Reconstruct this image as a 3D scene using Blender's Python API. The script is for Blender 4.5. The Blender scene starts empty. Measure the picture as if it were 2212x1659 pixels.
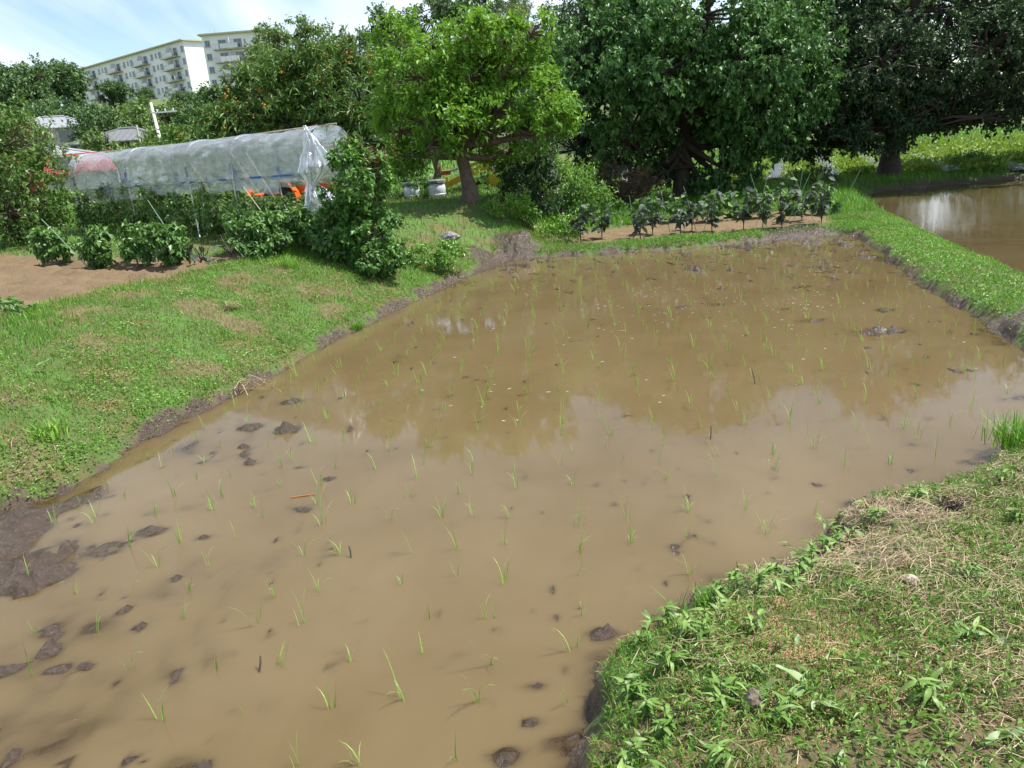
import bpy, math, random
import numpy as np
from mathutils import Vector, Matrix, Euler

random.seed(11)
R = np.random.default_rng(11)
SC = bpy.context.scene
COL = SC.collection
PI = math.pi

# ------------------------------------------------------------------ camera
PITCH, ROLL, CAMH = math.radians(17.5), math.radians(4.7), 2.05
cam_d = bpy.data.cameras.new('camera')
cam_d.sensor_fit = 'HORIZONTAL'; cam_d.sensor_width = 36.0
cam_d.lens = 36.0 * 1620.0 / 2212.0
cam_d.clip_start = 0.05; cam_d.clip_end = 3000
cam = bpy.data.objects.new('camera', cam_d); COL.objects.link(cam)
_f = Vector((0, math.cos(PITCH), -math.sin(PITCH)))
_u = Vector((0, math.sin(PITCH), math.cos(PITCH)))
_r = Vector((1, 0, 0))
_x = math.cos(ROLL) * _r - math.sin(ROLL) * _u
_y = math.sin(ROLL) * _r + math.cos(ROLL) * _u
M = Matrix((_x, _y, -_f)).transposed().to_4x4()
M.translation = Vector((0, 0, CAMH))
cam.matrix_world = M
SC.camera = cam

# ------------------------------------------------------------------ sky, sun, exposure
SUN_EL, SUN_AZ = math.radians(60), math.radians(88)      # azimuth clockwise from +Y
w = bpy.data.worlds.new('World'); SC.world = w; w.use_nodes = True
nt = w.node_tree; nt.nodes.clear()
sky = nt.nodes.new('ShaderNodeTexSky'); sky.sky_type = 'NISHITA'; sky.sun_disc = False
sky.sun_elevation = SUN_EL; sky.sun_rotation = SUN_AZ
sky.air_density = 1.0; sky.dust_density = 0.35; sky.ozone_density = 2.2
tc = nt.nodes.new('ShaderNodeTexCoord')
mp = nt.nodes.new('ShaderNodeMapping'); mp.inputs['Scale'].default_value = (1.1, 1.0, 2.6)
mp.inputs['Rotation'].default_value = (0.12, 0.22, 0.4); mp.inputs['Location'].default_value = (5.5, 5.1, 7.7)
nz = nt.nodes.new('ShaderNodeTexNoise'); nz.inputs['Scale'].default_value = 1.7
nz.inputs['Detail'].default_value = 7; nz.inputs['Roughness'].default_value = 0.52
nz.inputs['Distortion'].default_value = 0.7
cr = nt.nodes.new('ShaderNodeValToRGB')
cr.color_ramp.elements[0].position = 0.40; cr.color_ramp.elements[0].color = (0.03, 0.03, 0.03, 1)
cr.color_ramp.elements[1].position = 0.60; cr.color_ramp.elements[1].color = (0.75, 0.75, 0.75, 1)
mx = nt.nodes.new('ShaderNodeMix'); mx.data_type = 'RGBA'
mx.inputs[7].default_value = (7.6, 7.8, 8.1, 1)       # thin high cloud, in the sky texture's units
bg = nt.nodes.new('ShaderNodeBackground'); bg.inputs['Strength'].default_value = 0.10
wo = nt.nodes.new('ShaderNodeOutputWorld')
L = nt.links.new
L(tc.outputs['Generated'], mp.inputs['Vector']); L(mp.outputs[0], nz.inputs['Vector'])
L(nz.outputs['Fac'], cr.inputs['Fac']); L(cr.outputs['Color'], mx.inputs[0])
L(sky.outputs['Color'], mx.inputs[6]); L(mx.outputs[2], bg.inputs['Color']); L(bg.outputs[0], wo.inputs[0])

sd_ = bpy.data.lights.new('sun', 'SUN'); sd_.energy = 4.2; sd_.angle = math.radians(0.5); sd_.color = (1.0, 0.96, 0.89)
sun = bpy.data.objects.new('sun', sd_); COL.objects.link(sun)
tosun = Vector((math.sin(SUN_AZ) * math.cos(SUN_EL), math.cos(SUN_AZ) * math.cos(SUN_EL), math.sin(SUN_EL)))
sun.rotation_euler = (-tosun).to_track_quat('-Z', 'Y').to_euler(); sun.location = (30, 20, 60)

SC.view_settings.view_transform = 'Standard'; SC.view_settings.look = 'None'
SC.view_settings.exposure = 0.96; SC.view_settings.gamma = 1.0; SC.view_settings.use_curve_mapping = False
SC.render.engine = 'CYCLES'
SC.cycles.use_denoising = True
SC.cycles.max_bounces = 8; SC.cycles.transparent_max_bounces = 16
SC.cycles.caustics_reflective = False; SC.cycles.caustics_refractive = False
SC.cycles.sample_clamp_indirect = 6.0

# ------------------------------------------------------------------ numeric helpers
def _h(ix, iy, iz, s):
    h = (ix * 374761393 + iy * 668265263 + iz * 2147483647 + s * 982451653) & 0xffffffff
    h = ((h ^ (h >> 13)) * 1274126177) & 0xffffffff
    h = ((h ^ (h >> 15)) * 2246822519) & 0xffffffff
    return ((h ^ (h >> 16)) & 0xffffff) / float(0xffffff)

def n2(x, y, s=0):
    x = np.asarray(x, float); y = np.asarray(y, float)
    xi = np.floor(x).astype(np.int64); yi = np.floor(y).astype(np.int64)
    fx = x - xi; fy = y - yi; fx = fx * fx * (3 - 2 * fx); fy = fy * fy * (3 - 2 * fy)
    a = _h(xi, yi, 0, s); b = _h(xi + 1, yi, 0, s); c = _h(xi, yi + 1, 0, s); d = _h(xi + 1, yi + 1, 0, s)
    return (a * (1 - fx) + b * fx) * (1 - fy) + (c * (1 - fx) + d * fx) * fy

def fbm(x, y, s=0, o=4, g=0.5):
    t = 0; a = 1; n = 0; x = np.asarray(x, float); y = np.asarray(y, float)
    for i in range(o):
        t = t + a * n2(x, y, s + i * 17); n += a; a *= g; x = x * 2.03 + 3.1; y = y * 2.03 + 1.7
    return t / n

def n3(p, s=0):
    pi = np.floor(p).astype(np.int64); f = p - pi; f = f * f * (3 - 2 * f)
    r = 0
    for dx in (0, 1):
        for dy in (0, 1):
            for dz in (0, 1):
                wgt = (f[:, 0] if dx else 1 - f[:, 0]) * (f[:, 1] if dy else 1 - f[:, 1]) * (f[:, 2] if dz else 1 - f[:, 2])
                r = r + wgt * _h(pi[:, 0] + dx, pi[:, 1] + dy, pi[:, 2] + dz, s)
    return r

def ss(t):
    t = np.clip(t, 0, 1); return t * t * (3 - 2 * t)

def sdist(x, y, poly):
    """signed distance to a polygon, positive outside"""
    x = np.asarray(x, float); y = np.asarray(y, float)
    d = np.full(x.shape, 1e9); ins = np.zeros(x.shape, bool)
    n = len(poly)
    for i in range(n):
        ax, ay = poly[i]; bx, by = poly[(i + 1) % n]
        ex, ey = bx - ax, by - ay
        t = np.clip(((x - ax) * ex + (y - ay) * ey) / (ex * ex + ey * ey), 0, 1)
        d = np.minimum(d, (x - ax - t * ex) ** 2 + (y - ay - t * ey) ** 2)
        c = ((ay > y) != (by > y)) & (x < ex * (y - ay) / (ey if ey else 1e-9) + ax)
        ins ^= c
    d = np.sqrt(d)
    return np.where(ins, -d, d)

# ------------------------------------------------------------------ the lie of the land (metres, paddy water at z = 0)
P1 = [(-4.9, -1.5), (-4.3, 1.2), (-3.85, 3.2), (-3.46, 4.57), (-3.19, 4.87), (-3.0, 5.6), (-2.8, 6.37), (-2.56, 7.35),
      (-2.15, 8.52), (-1.3, 10.94), (-.68, 12.71), (.1, 14.4), (.9, 14.3), (3.15, 13.93), (5.4, 14.1), (6.3, 14.05),
      (6.42, 13.6), (6.2, 12.56), (5.2, 9.08), (4.76, 7.2), (4.39, 6.09), (4.1, 5.3), (3.7, 4.75), (3.21, 4.35),
      (2.9, 4.11), (2.3, 3.84), (2.03, 3.72), (1.54, 3.53), (1.41, 3.27), (1.12, 3.1), (.73, 2.89), (.52, 2.66),
      (.27, 2.54), (.22, 2.31), (.12, 2.06), (-.1, 1.5), (-.6, .9), (-1.6, .2), (-3, -1.5)]
P2 = [(9.95, 21.2), (9.35, 19.5), (7.35, 12.7), (6.75, 10.4), (6.35, 8.7), (6.2, 7.4), (7.5, 5), (14, 1), (40, 0),
      (40, 22.6), (20, 22.5), (12.97, 22.4), (11, 22.0)]
TILL = [(-5.09, 7.4), (-4.78, 8.5), (-4.1, 10.1), (-3.3, 11.2), (-3.2, 12.2), (-4.6, 12.0), (-6.0, 12.4), (-7.4, 13.2), (-9.2, 14.1),
        (-14, 16), (-16, 12), (-12, 7.5), (-7, 6.3)]
EGGBED = [(.95, 14.62), (1.5, 14.62), (3.26, 14.5), (5.0, 14.45), (6.35, 14.45), (6.85, 15.0), (7.2, 17.5), (4.2, 17.6), (1.8, 16.6)]
CLODS = [(-.02, 2.47, .075, .085), (-.03, 2.29, .055, .08), (-.13, 2.14, .075, .10), (.05, 2.18, .06, .08), (.2, 3.1, .03, .075), (.1, 2.94, .035, .065),
         (-1.29, 4.7, .06, .085), (-1.35, 4.26, .07, .06), (-2.27, 4.12, .11, .08), (-2.37, 4.41, .10, .07), (-2.44, 3.96, .12, .085),
         (-2.11, 4.43, .09, .075), (-1.94, 5.11, .09, .075), (-2.11, 5.27, .1, .08), (-1.71, 5.06, .08, .06), (-.71, 3.6, .06, .062),
         (-.81, 3.28, .06, .055), (-.32, 2.72, .05, .057), (-.4, 2.65, .05, .055), (3.68, 5.15, .16, .09), (3.65, 7.19, .22, .085),
         (2.56, 4.45, .10, .075), (2.73, 4.15, .06, .08), (1.89, 3.74, .08, .08), (-2.29, 5.18, .1, .08), (.3, 2.78, .07, .085),
         (.3, 2.63, .06, .085), (.17, 2.22, .05, .08), (-1.85, 5.75, .1, .08), (-2.2, 5.9, .12, .08), (-2.0, 6.5, .11, .075),
         (-1.7, 4.6, .07, .06), (3.3, 7.9, .16, .08), (4.2, 8.1, .14, .08), (2.2, 9.1, .12, .075), (3.9, 9.7, .15, .085),
         (-1.55, 4.95, .06, .07), (-.9, 4.2, .05, .052), (2.9, 4.9, .07, .07), (3.2, 5.6, .08, .075), (-.6, 2.5, .07, .05), (-1.3, 2.2, .1, .05)]

def land(x, y):
    """returns z and masks"""
    x = np.asarray(x, float); y = np.asarray(y, float)
    j = (fbm(x * 1.6, y * 1.6, 3, 4) - .5) * .34 + (n2(x * 13, y * 13, 9) - .5) * .045
    far = np.clip((y - 6) / 10, 0, 1)
    d1r = sdist(x, y, P1); d1 = d1r + j * (1 - .35 * far)
    d2r = sdist(x, y, P2); d2 = d2r + j * .5
    xl = np.interp(y, [2, 12, 14.5, 17, 24, 40, 60], [-3.5, -1.2, -.1, .7, 1.4, 2.5, 4])
    lw = ss((xl - x + .95) / 1.9)
    zl = np.interp(y, [0, 8, 12, 16, 20, 38, 60], [.75, .79, .82, 1.04, 1.1, 1.62, 2.0])
    zl = zl + (fbm(x * .5, y * .5, 21) - .5) * .12
    zr = np.interp(y, [0, 1.4, 3.2, 5, 14, 17, 30, 60], [.45, .34, .2, .15, .13, .17, .27, .5])
    zr = zr + (fbm(x * 1.4, y * 1.4, 31) - .5) * .07
    zt = zr * (1 - lw) + zl * lw
    wd = .38 * (1 - lw) + 2.35 * lw
    t = np.clip((d1 - .02) / wd, 0, 1)
    prof = 1 - (1 - t) ** (1.7)
    lip = .07
    up1 = lip * ss(d1 / .09) + (zt - lip) * prof
    up2 = .05 * ss(d2 / .08) + (zt - .05) * (1 - (1 - np.clip(d2 / .4, 0, 1)) ** 1.8)
    z = np.where(d2 < 3, np.minimum(up1, up2), up1)
    # hillside behind
    z = z + np.where(x < 60, 16.0, 12) * ss((y - 68) / 118) * ss((40 - x) / 60 + .35) + 9 * ss((y - 62) / 70) * ss((x + 10) / 40)
    z = z + (fbm(x * .07, y * .07, 5) - .5) * 1.4 * ss((np.hypot(x, y) - 45) / 40)
    # tilled soil
    dt = sdist(x, y, TILL) + (fbm(x * 1.1, y * 1.1, 61) - .5) * .5
    till = ss(-dt / .25)
    along = x * .53 + y * .85
    z = z + till * (.030 * np.sin(along * 2 * PI / .62 + 2.2 * fbm(x * .8, y * .8, 71)) + (fbm(x * 5, y * 5, 72) - .5) * .07 + np.clip(fbm(x * 16, y * 16, 73) - .6, 0, 1) * .22 - .03)
    de = sdist(x, y, EGGBED) + (fbm(x * 1.5, y * 1.5, 81) - .5) * .4
    egg = ss(-de / .2)
    z = z + egg * ((fbm(x * 6, y * 6, 82) - .5) * .05 - .01)
    # paddy floor
    fl = -.075 + (fbm(x * 1.3, y * 1.3, 41) - .5) * .05
    tr = fbm(x * 6.5 + y * 1.2, y * 3.2, 43, 4)
    fl = fl + np.clip(tr - .60, 0, 1) * .42 * (.25 + .75 * ss((y - 7.5) / 4) * ss((x + 1.5) / 3))
    fl = fl + np.clip(fbm(x * 9, y * 7, 45, 3) - .66, 0, 1) * .35
    for (gx, gy, rr, hh) in [(-3.0, 4.15, .40, .070), (-2.75, 3.75, .28, .065), (-3.35, 4.3, .45, .09), (-2.95, 4.75, .28, .055), (-3.3, 3.4, .5, .08), (-2.55, 5.45, .3, .055),
                             (-2.0, 3.35, .42, .040), (-1.75, 2.75, .45, .036), (-2.15, 2.35, .5, .037), (-1.35, 2.45, .4, .027), (-1.5, 3.7, .3, .03), (-2.35, 3.05, .4, .035), (-1.9, 5.6, .5, .03),
                             (-2.2, 6.6, .4, .03), (6.0, 13.5, .7, .07), (4.5, 13.7, .9, .05), (2.2, 13.6, .8, .04), (5.4, 11.5, .6, .04), (-.6, 11.9, .5, .04), (0.2, 13.5, .6, .06), (5.0, 9.6, .5, .04), (4.4, 7.0, .5, .035)]:
        e = np.exp(-((x - gx) ** 2 + (y - gy) ** 2) / (rr * rr))
        fl = fl + hh * e * (-.1 + 2.1 * fbm(x * 3.8, y * 3.8, 47, 4))
    for (gx, gy, rr, hh) in CLODS:
        rr = rr * .85
        ex = (x - gx) + .03 * (n2(x * 17, y * 17, 51) - .5); ey = (y - gy)
        e = np.exp(-((ex * .75) ** 2 + (ey * 1.1) ** 2) ** 1.5 / rr ** 3)
        fl = fl + hh * .86 * e ** .8 * (.95 + 1.5 * (fbm(x * 14, y * 14, 53, 3) - .5))
    edge = np.maximum(ss(1 + d1 / .3), .85 * lw * ss(1 + d1 / .75) * ss((fbm(x * 2.6, y * 2.6, 49) - .3) / .25))
    fl = fl * (1 - .8 * edge)
    rough = (fbm(x * 9, y * 9, 55, 3) - .5) * .04 + (np.abs(fbm(x * 14, y * 11, 52, 3) - .5) - .12) * .10
    z = np.where(d1 < 0, np.where(fl > -.02, fl + rough * ss((fl + .02) / .03), fl), z)
    z = np.where(d2 < 0, -.12 * ss(-d2 / .3), z)
    # rough muddy lip of the banks, dug earth at the far corner, the hole on the near bank
    lipm = ss((d1 + .05) / .06) * ss((.22 - d1) / .14)
    z = z + lipm * ((fbm(x * 9, y * 9, 57, 3) - .45) * .10 + (fbm(x * 24, y * 24, 56, 3) - .5) * .05)
    for (gx, gy, rr, hh) in [(.35, 14.75, .4, .22), (-.35, 13.9, .35, .10), (5.9, 14.25, .5, .03)]:
        z = z + hh * np.exp(-((x - gx) ** 2 + (y - gy) ** 2) / rr ** 2) * (.5 + fbm(x * 6, y * 6, 58))
    z = z - .16 * np.exp(-(((x - 2.11) / .07) ** 2 + ((y - 3.30) / .06) ** 2) ** 1.5)
    nb = ss((4.6 - y) / 1) * (d1 > .05) * (x > -1)
    z = z + nb * (fbm(x * 8, y * 8, 59, 3) - .5) * .05
    mud = np.where(d2r < .02, 1.0, np.clip(ss((.085 - .02 * nb + (fbm(x * 3, y * 3, 63) - .5) * .42 - d1) / .07), 0, 1))
    for (gx, gy, rr) in [(.35, 14.75, .38), (-.35, 13.85, .33), (5.6, 14.3, .6), (4.9, 6.9, .25), (1.5, 3.2, .25), (1.85, 3.35, .2), (2.1, 3.32, .14)]:
        mud = np.maximum(mud, ss(1.6 - (np.hypot(x - gx, y - gy) + (fbm(x * 5, y * 5, 64) - .5) * .5) / rr))
    bare = ss((fbm(x * 2.3, y * 2.3, 107) - .55) / .17) * (lw > .1) * (d1 > .1) * (y < 15)
    return z, dict(d1=d1, d2=d2, lw=lw, till=till, egg=egg, mud=mud, bare=bare)

def lerp_land(x, y):
    """z and masks read off the ground grid (bilinear)"""
    x = np.asarray(x, float); y = np.asarray(y, float)
    i = np.clip(np.searchsorted(gx, x) - 1, 0, len(gx) - 2); j = np.clip(np.searchsorted(gy, y) - 1, 0, len(gy) - 2)
    fx = np.clip((x - gx[i]) / (gx[i + 1] - gx[i]), 0, 1); fy = np.clip((y - gy[j]) / (gy[j + 1] - gy[j]), 0, 1)
    def q(A): return (A[j, i] * (1 - fx) + A[j, i + 1] * fx) * (1 - fy) + (A[j + 1, i] * (1 - fx) + A[j + 1, i + 1] * fx) * fy
    return q(Z), {k: q(v) for k, v in MK.items()}

def tz(x, y):
    i = min(max(int(np.searchsorted(gx, x)) - 1, 0), len(gx) - 2); j = min(max(int(np.searchsorted(gy, y)) - 1, 0), len(gy) - 2)
    fx = (x - gx[i]) / (gx[i + 1] - gx[i]); fy = (y - gy[j]) / (gy[j + 1] - gy[j])
    return float((Z[j, i] * (1 - fx) + Z[j, i + 1] * fx) * (1 - fy) + (Z[j + 1, i] * (1 - fx) + Z[j + 1, i + 1] * fx) * fy)

# ------------------------------------------------------------------ mesh helpers
def npmesh(name, V, F, mats, attrs=None, smooth=False, midx=None):
    me = bpy.data.meshes.new(name)
    V = np.ascontiguousarray(V, dtype=np.float32); F = np.ascontiguousarray(F, dtype=np.int32)
    m, k = F.shape
    me.vertices.add(len(V)); me.vertices.foreach_set('co', V.ravel())
    me.loops.add(m * k); me.loops.foreach_set('vertex_index', F.ravel())
    me.polygons.add(m); me.polygons.foreach_set('loop_start', np.arange(0, m * k, k, dtype=np.int32))
    me.update(calc_edges=True)
    me.polygons.foreach_set('use_smooth', np.full(m, smooth, dtype=bool))
    for mt in (mats if isinstance(mats, (list, tuple)) else [mats]):
        me.materials.append(mt)
    if midx is not None:
        me.polygons.foreach_set('material_index', np.asarray(midx, dtype=np.int32))
    for an, av in (attrs or {}).items():
        a = me.attributes.new(an, 'FLOAT', 'POINT')
        a.data.foreach_set('value', np.ascontiguousarray(av, dtype=np.float32))
    me.update()
    return me

def link(name, me, parent=None, loc=None, rot=None, scale=None):
    o = bpy.data.objects.new(name, me); COL.objects.link(o)
    if parent is not None: o.parent = parent
    if loc is not None: o.location = loc
    if rot is not None: o.rotation_euler = rot
    if scale is not None: o.scale = scale if isinstance(scale, (tuple, list)) else (scale,) * 3
    return o

def tag(o, label=None, cat=None, group=None, kind=None):
    if label: o['label'] = label
    if cat: o['category'] = cat
    if group: o['group'] = group
    if kind: o['kind'] = kind
    return o

def empty(name, loc, label, cat, group=None, rz=0):
    o = bpy.data.objects.new(name, None); COL.objects.link(o)
    o.location = loc; o.rotation_euler = (0, 0, rz); o.empty_display_size = .1
    return tag(o, label, cat, group)

class MB:
    """collects boxes, tubes, lathes in one mesh"""
    def __init__(s): s.v = []; s.f = []; s.m = []; s.cur = 0
    def add(s, vs, fs):
        b = len(s.v); s.v += [tuple(p) for p in vs]; s.f += [tuple(b + i for i in q) for q in fs]; s.m += [s.cur] * len(fs); return s
    def box(s, c, d, M=None):
        hx, hy, hz = d[0] / 2, d[1] / 2, d[2] / 2
        vs = [Vector((sx * hx, sy * hy, sz * hz)) for sz in (-1, 1) for sy in (-1, 1) for sx in (-1, 1)]
        if M is not None: vs = [M @ v for v in vs]
        vs = [v + Vector(c) for v in vs]
        return s.add(vs, [(0, 2, 3, 1), (4, 5, 7, 6), (0, 1, 5, 4), (2, 6, 7, 3), (0, 4, 6, 2), (1, 3, 7, 5)])
    def bar(s, a, b, wd, ht):
        a = Vector(a); b = Vector(b); t = (b - a); ln = t.length; q = t.to_track_quat('X', 'Z').to_matrix()
        return s.box((a + b) / 2, (ln, wd, ht), q)
    def tube(s, pts, rad, n=6, cap=True):
        pts = [Vector(p) for p in pts]; k = len(pts)
        if not isinstance(rad, (list, tuple, np.ndarray)): rad = [rad] * k
        vs = []
        ref = Vector((0.31, 0.17, 0.93))
        for i, p in enumerate(pts):
            t = (pts[min(i + 1, k - 1)] - pts[max(i - 1, 0)]).normalized()
            if abs(t.dot(ref)) > .98: ref = Vector((.9, .2, .1))
            a = t.cross(ref).normalized(); b = t.cross(a)
            for j in range(n):
                an = 2 * PI * j / n; vs.append(p + (a * math.cos(an) + b * math.sin(an)) * rad[i])
        fs = [(i * n + j, i * n + (j + 1) % n, (i + 1) * n + (j + 1) % n, (i + 1) * n + j) for i in range(k - 1) for j in range(n)]
        if cap: fs += [tuple(range(n)), tuple(range((k - 1) * n, k * n))]
        return s.add(vs, fs)
    def lathe(s, prof, n=20, c=(0, 0, 0), axis='z'):
        vs = []
        for (r, z) in prof:
            for j in range(n):
                an = 2 * PI * j / n
                p = (r * math.cos(an), r * math.sin(an), z) if axis == 'z' else ((r * math.cos(an), z, r * math.sin(an)) if axis == 'y' else (z, r * math.cos(an), r * math.sin(an)))
                vs.append(Vector(p) + Vector(c))
        k = len(prof)
        fs = [(i * n + j, i * n + (j + 1) % n, (i + 1) * n + (j + 1) % n, (i + 1) * n + j) for i in range(k - 1) for j in range(n)]
        return s.add(vs, fs)
    def mesh(s, name, mats, smooth=False, bevel=0):
        me = bpy.data.meshes.new(name); me.from_pydata(s.v, [], s.f)
        for mt in (mats if isinstance(mats, (list, tuple)) else [mats]): me.materials.append(mt)
        me.polygons.foreach_set('material_index', s.m)
        if smooth: me.polygons.foreach_set('use_smooth', [True] * len(s.f))
        me.update(); return me
    def build(s, name, mats, parent=None, smooth=False, **k):
        return link(name, s.mesh(name, mats, smooth), parent, **k)

def nrm(a):
    return a / np.maximum(np.linalg.norm(a, axis=1, keepdims=True), 1e-9)

def leafV(P, D, N, Ln, Wd, fold=.18, droop=.12):
    """kite-shaped folded leaves; returns V, F"""
    n = len(P); D = nrm(D); S = nrm(np.cross(D, N)); U = np.cross(S, D)
    Ln = np.broadcast_to(Ln, (n,))[:, None]; Wd = np.broadcast_to(Wd, (n,))[:, None]
    b = P; t = P + D * Ln - U * Ln * droop
    m = P + D * Ln * .45
    r = m + S * Wd * .5 + U * Wd * fold; l = m - S * Wd * .5 + U * Wd * fold
    V = np.stack([b, r, t, l], 1).reshape(-1, 3)
    i = np.arange(n)[:, None] * 4
    F = np.concatenate([i + np.array([[0, 1, 2]]), i + np.array([[0, 2, 3]])], 1).reshape(-1, 3)
    return V, F

def bladeV(P, Ln, Wd, lean, seg=2, up=None):
    n = len(P); az = R.uniform(0, 2 * PI, n)
    dx = np.stack([np.cos(az), np.sin(az), np.zeros(n)], 1); sx = np.stack([-np.sin(az), np.cos(az), np.zeros(n)], 1)
    upv = np.array([[0, 0, 1.]])
    Ln = np.broadcast_to(Ln, (n,))[:, None]; Wd = np.broadcast_to(Wd, (n,))[:, None]; lean = np.broadcast_to(lean, (n,))[:, None]
    d1 = upv * np.cos(lean * .5) + dx * np.sin(lean * .5)
    d2 = upv * np.cos(lean * 1.3) + dx * np.sin(lean * 1.3)
    if seg == 1:
        V = np.stack([P - sx * Wd / 2, P + sx * Wd / 2, P + (d1 * .5 + d2 * .5) * Ln], 1).reshape(-1, 3)
        F = np.arange(n * 3).reshape(-1, 3); return V, F
    md = P + d1 * Ln * .55; tp = md + d2 * Ln * .45
    V = np.stack([P - sx * Wd * .4, P + sx * Wd * .4, md - sx * Wd * .5, md + sx * Wd * .5, tp], 1).reshape(-1, 3)
    i = np.arange(n)[:, None] * 5
    F = np.concatenate([i + np.array([[0, 1, 3]]), i + np.array([[0, 3, 2]]), i + np.array([[2, 3, 4]])], 1).reshape(-1, 3)
    return V, F

# ------------------------------------------------------------------ materials
def newmat(name):
    m = bpy.data.materials.new(name); m.use_nodes = True
    t = m.node_tree; t.nodes.clear()
    o = t.nodes.new('ShaderNodeOutputMaterial')
    return m, t, o

def N(t, typ, **kw):
    n = t.nodes.new(typ)
    for k, v in kw.items():
        if k in n.inputs: n.inputs[k].default_value = v
        else: setattr(n, k, v)
    return n

def ramp(t, stops):
    c = t.nodes.new('ShaderNodeValToRGB'); e = c.color_ramp.elements
    while len(e) < len(stops): e.new(0.5)
    for i, (p, col) in enumerate(stops):
        e[i].position = p; e[i].color = (*col, 1)
    return c

def paint(name, col, rough=.5, var=.12, scale=6, metal=0, bump=0, spec=.5):
    m, t, o = newmat(name)
    p = N(t, 'ShaderNodeBsdfPrincipled', Roughness=rough, Metallic=metal); p.inputs['Specular IOR Level'].default_value = spec
    c = N(t, 'ShaderNodeTexCoord'); n = N(t, 'ShaderNodeTexNoise', Scale=scale, Detail=5.0, Roughness=.6)
    r = ramp(t, [(.25, tuple(max(0, q * (1 - var)) for q in col)), (.75, tuple(min(1, q * (1 + var)) for q in col))])
    t.links.new(c.outputs['Object'], n.inputs['Vector']); t.links.new(n.outputs['Fac'], r.inputs['Fac'])
    t.links.new(r.outputs['Color'], p.inputs['Base Color'])
    if bump:
        b = N(t, 'ShaderNodeBump', Strength=bump, Distance=.02); n2_ = N(t, 'ShaderNodeTexNoise', Scale=scale * 6, Detail=4.0)
        t.links.new(c.outputs['Object'], n2_.inputs['Vector']); t.links.new(n2_.outputs['Fac'], b.inputs['Height']); t.links.new(b.outputs[0], p.inputs['Normal'])
    t.links.new(p.outputs[0], o.inputs[0]); return m

def leafmat(name, stops, rough=.42, trans=.3, tcol=(.2, .32, .03), spec=.5):
    m, t, o = newmat(name)
    a = N(t, 'ShaderNodeAttribute', attribute_name='rnd')
    r = ramp(t, stops); t.links.new(a.outputs['Fac'], r.inputs['Fac'])
    p = N(t, 'ShaderNodeBsdfPrincipled', Roughness=rough); p.inputs['Specular IOR Level'].default_value = spec
    t.links.new(r.outputs['Color'], p.inputs['Base Color'])
    tr = N(t, 'ShaderNodeBsdfTranslucent')
    mixc = N(t, 'ShaderNodeMix', data_type='RGBA'); mixc.inputs[0].default_value = .55; mixc.inputs[7].default_value = (*tcol, 1)
    t.links.new(r.outputs['Color'], mixc.inputs[6]); t.links.new(mixc.outputs[2], tr.inputs['Color'])
    ms = N(t, 'ShaderNodeMixShader'); ms.inputs[0].default_value = trans
    t.links.new(p.outputs[0], ms.inputs[1]); t.links.new(tr.outputs[0], ms.inputs[2]); t.links.new(ms.outputs[0], o.inputs[0])
    return m

M_grass = leafmat('grass_blades', [(0, (0.3190, 0.2318, 0.0720)), (.12, (0.2750, 0.2318, 0.0585)), (.22, (0.1155, 0.2074, 0.0270)), (.5, (0.0770, 0.2318, 0.0180)), (.8, (0.1265, 0.3416, 0.0270)), (1, (0.2420, 0.4514, 0.0450))], .5, .32, (.22, .40, .03))
M_clover = leafmat('clover_leaves', [(0, (0.1012, 0.2147, 0.0248)), (.5, (0.1518, 0.3221, 0.0347)), (1, (0.2783, 0.4697, 0.0693))], .45, .3, (.2, .38, .03))
M_nearveg = leafmat('bank_weeds', [(0, (0.0840, 0.1725, 0.0270)), (.35, (0.1260, 0.2415, 0.0360)), (.7, (0.1680, 0.2990, 0.0540)), (1, (0.2730, 0.3910, 0.1080))], .5, .28, (.2, .33, .04))
M_straw = leafmat('dry_straw', [(0, (.13, .085, .045)), (.5, (.30, .22, .12)), (1, (.52, .43, .26))], .6, .15, (.4, .3, .15))
M_hull = leafmat('rice_hulls', [(0, (.30, .19, .09)), (.5, (.46, .31, .15)), (1, (.62, .46, .26))], .6, .1, (.4, .3, .15))
M_rice = leafmat('rice_blades', [(0, (.17, .33, .05)), (.5, (.24, .46, .07)), (1, (.40, .60, .13))], .4, .35, (.3, .55, .06))
M_persim = leafmat('yellow_green_leaves', [(0, (0.0629, 0.1591, 0.0203)), (.35, (0.1144, 0.2652, 0.0304)), (.75, (0.1830, 0.3713, 0.0372)), (1, (0.2746, 0.4774, 0.0592))], .46, .38, (.24, .40, .025), .4)
M_loquat = leafmat('loquat_leaves', [(0, (0.0462, 0.0924, 0.0246)), (.5, (0.0847, 0.1694, 0.0385)), (.85, (0.1386, 0.2464, 0.0462)), (1, (0.2618, 0.3542, 0.1078))], .48, .22, (.13, .2, .02), .4)
M_mulb = leafmat('mulberry_leaves', [(0, (0.0316, 0.0807, 0.0228)), (.4, (0.0632, 0.1544, 0.0386)), (.8, (0.1141, 0.2633, 0.0597)), (1, (0.2106, 0.4037, 0.1053))], .46, .26, (.10, .21, .02), .45)
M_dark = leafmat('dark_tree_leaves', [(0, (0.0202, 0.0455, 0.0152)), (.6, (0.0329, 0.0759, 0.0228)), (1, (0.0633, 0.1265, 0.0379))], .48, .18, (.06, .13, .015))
M_hill = leafmat('hill_leaves', [(0, (0.0435, 0.0900, 0.0327)), (.5, (0.0776, 0.1552, 0.0505)), (1, (0.1552, 0.2562, 0.0817))], .55, .22, (.10, .18, .02))
M_hill2 = leafmat('hill_leaves_bright', [(0, (0.0781, 0.1406, 0.0390)), (.5, (0.1329, 0.2265, 0.0594)), (1, (0.2344, 0.3438, 0.1016))], .55, .25, (.14, .22, .02))
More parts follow.
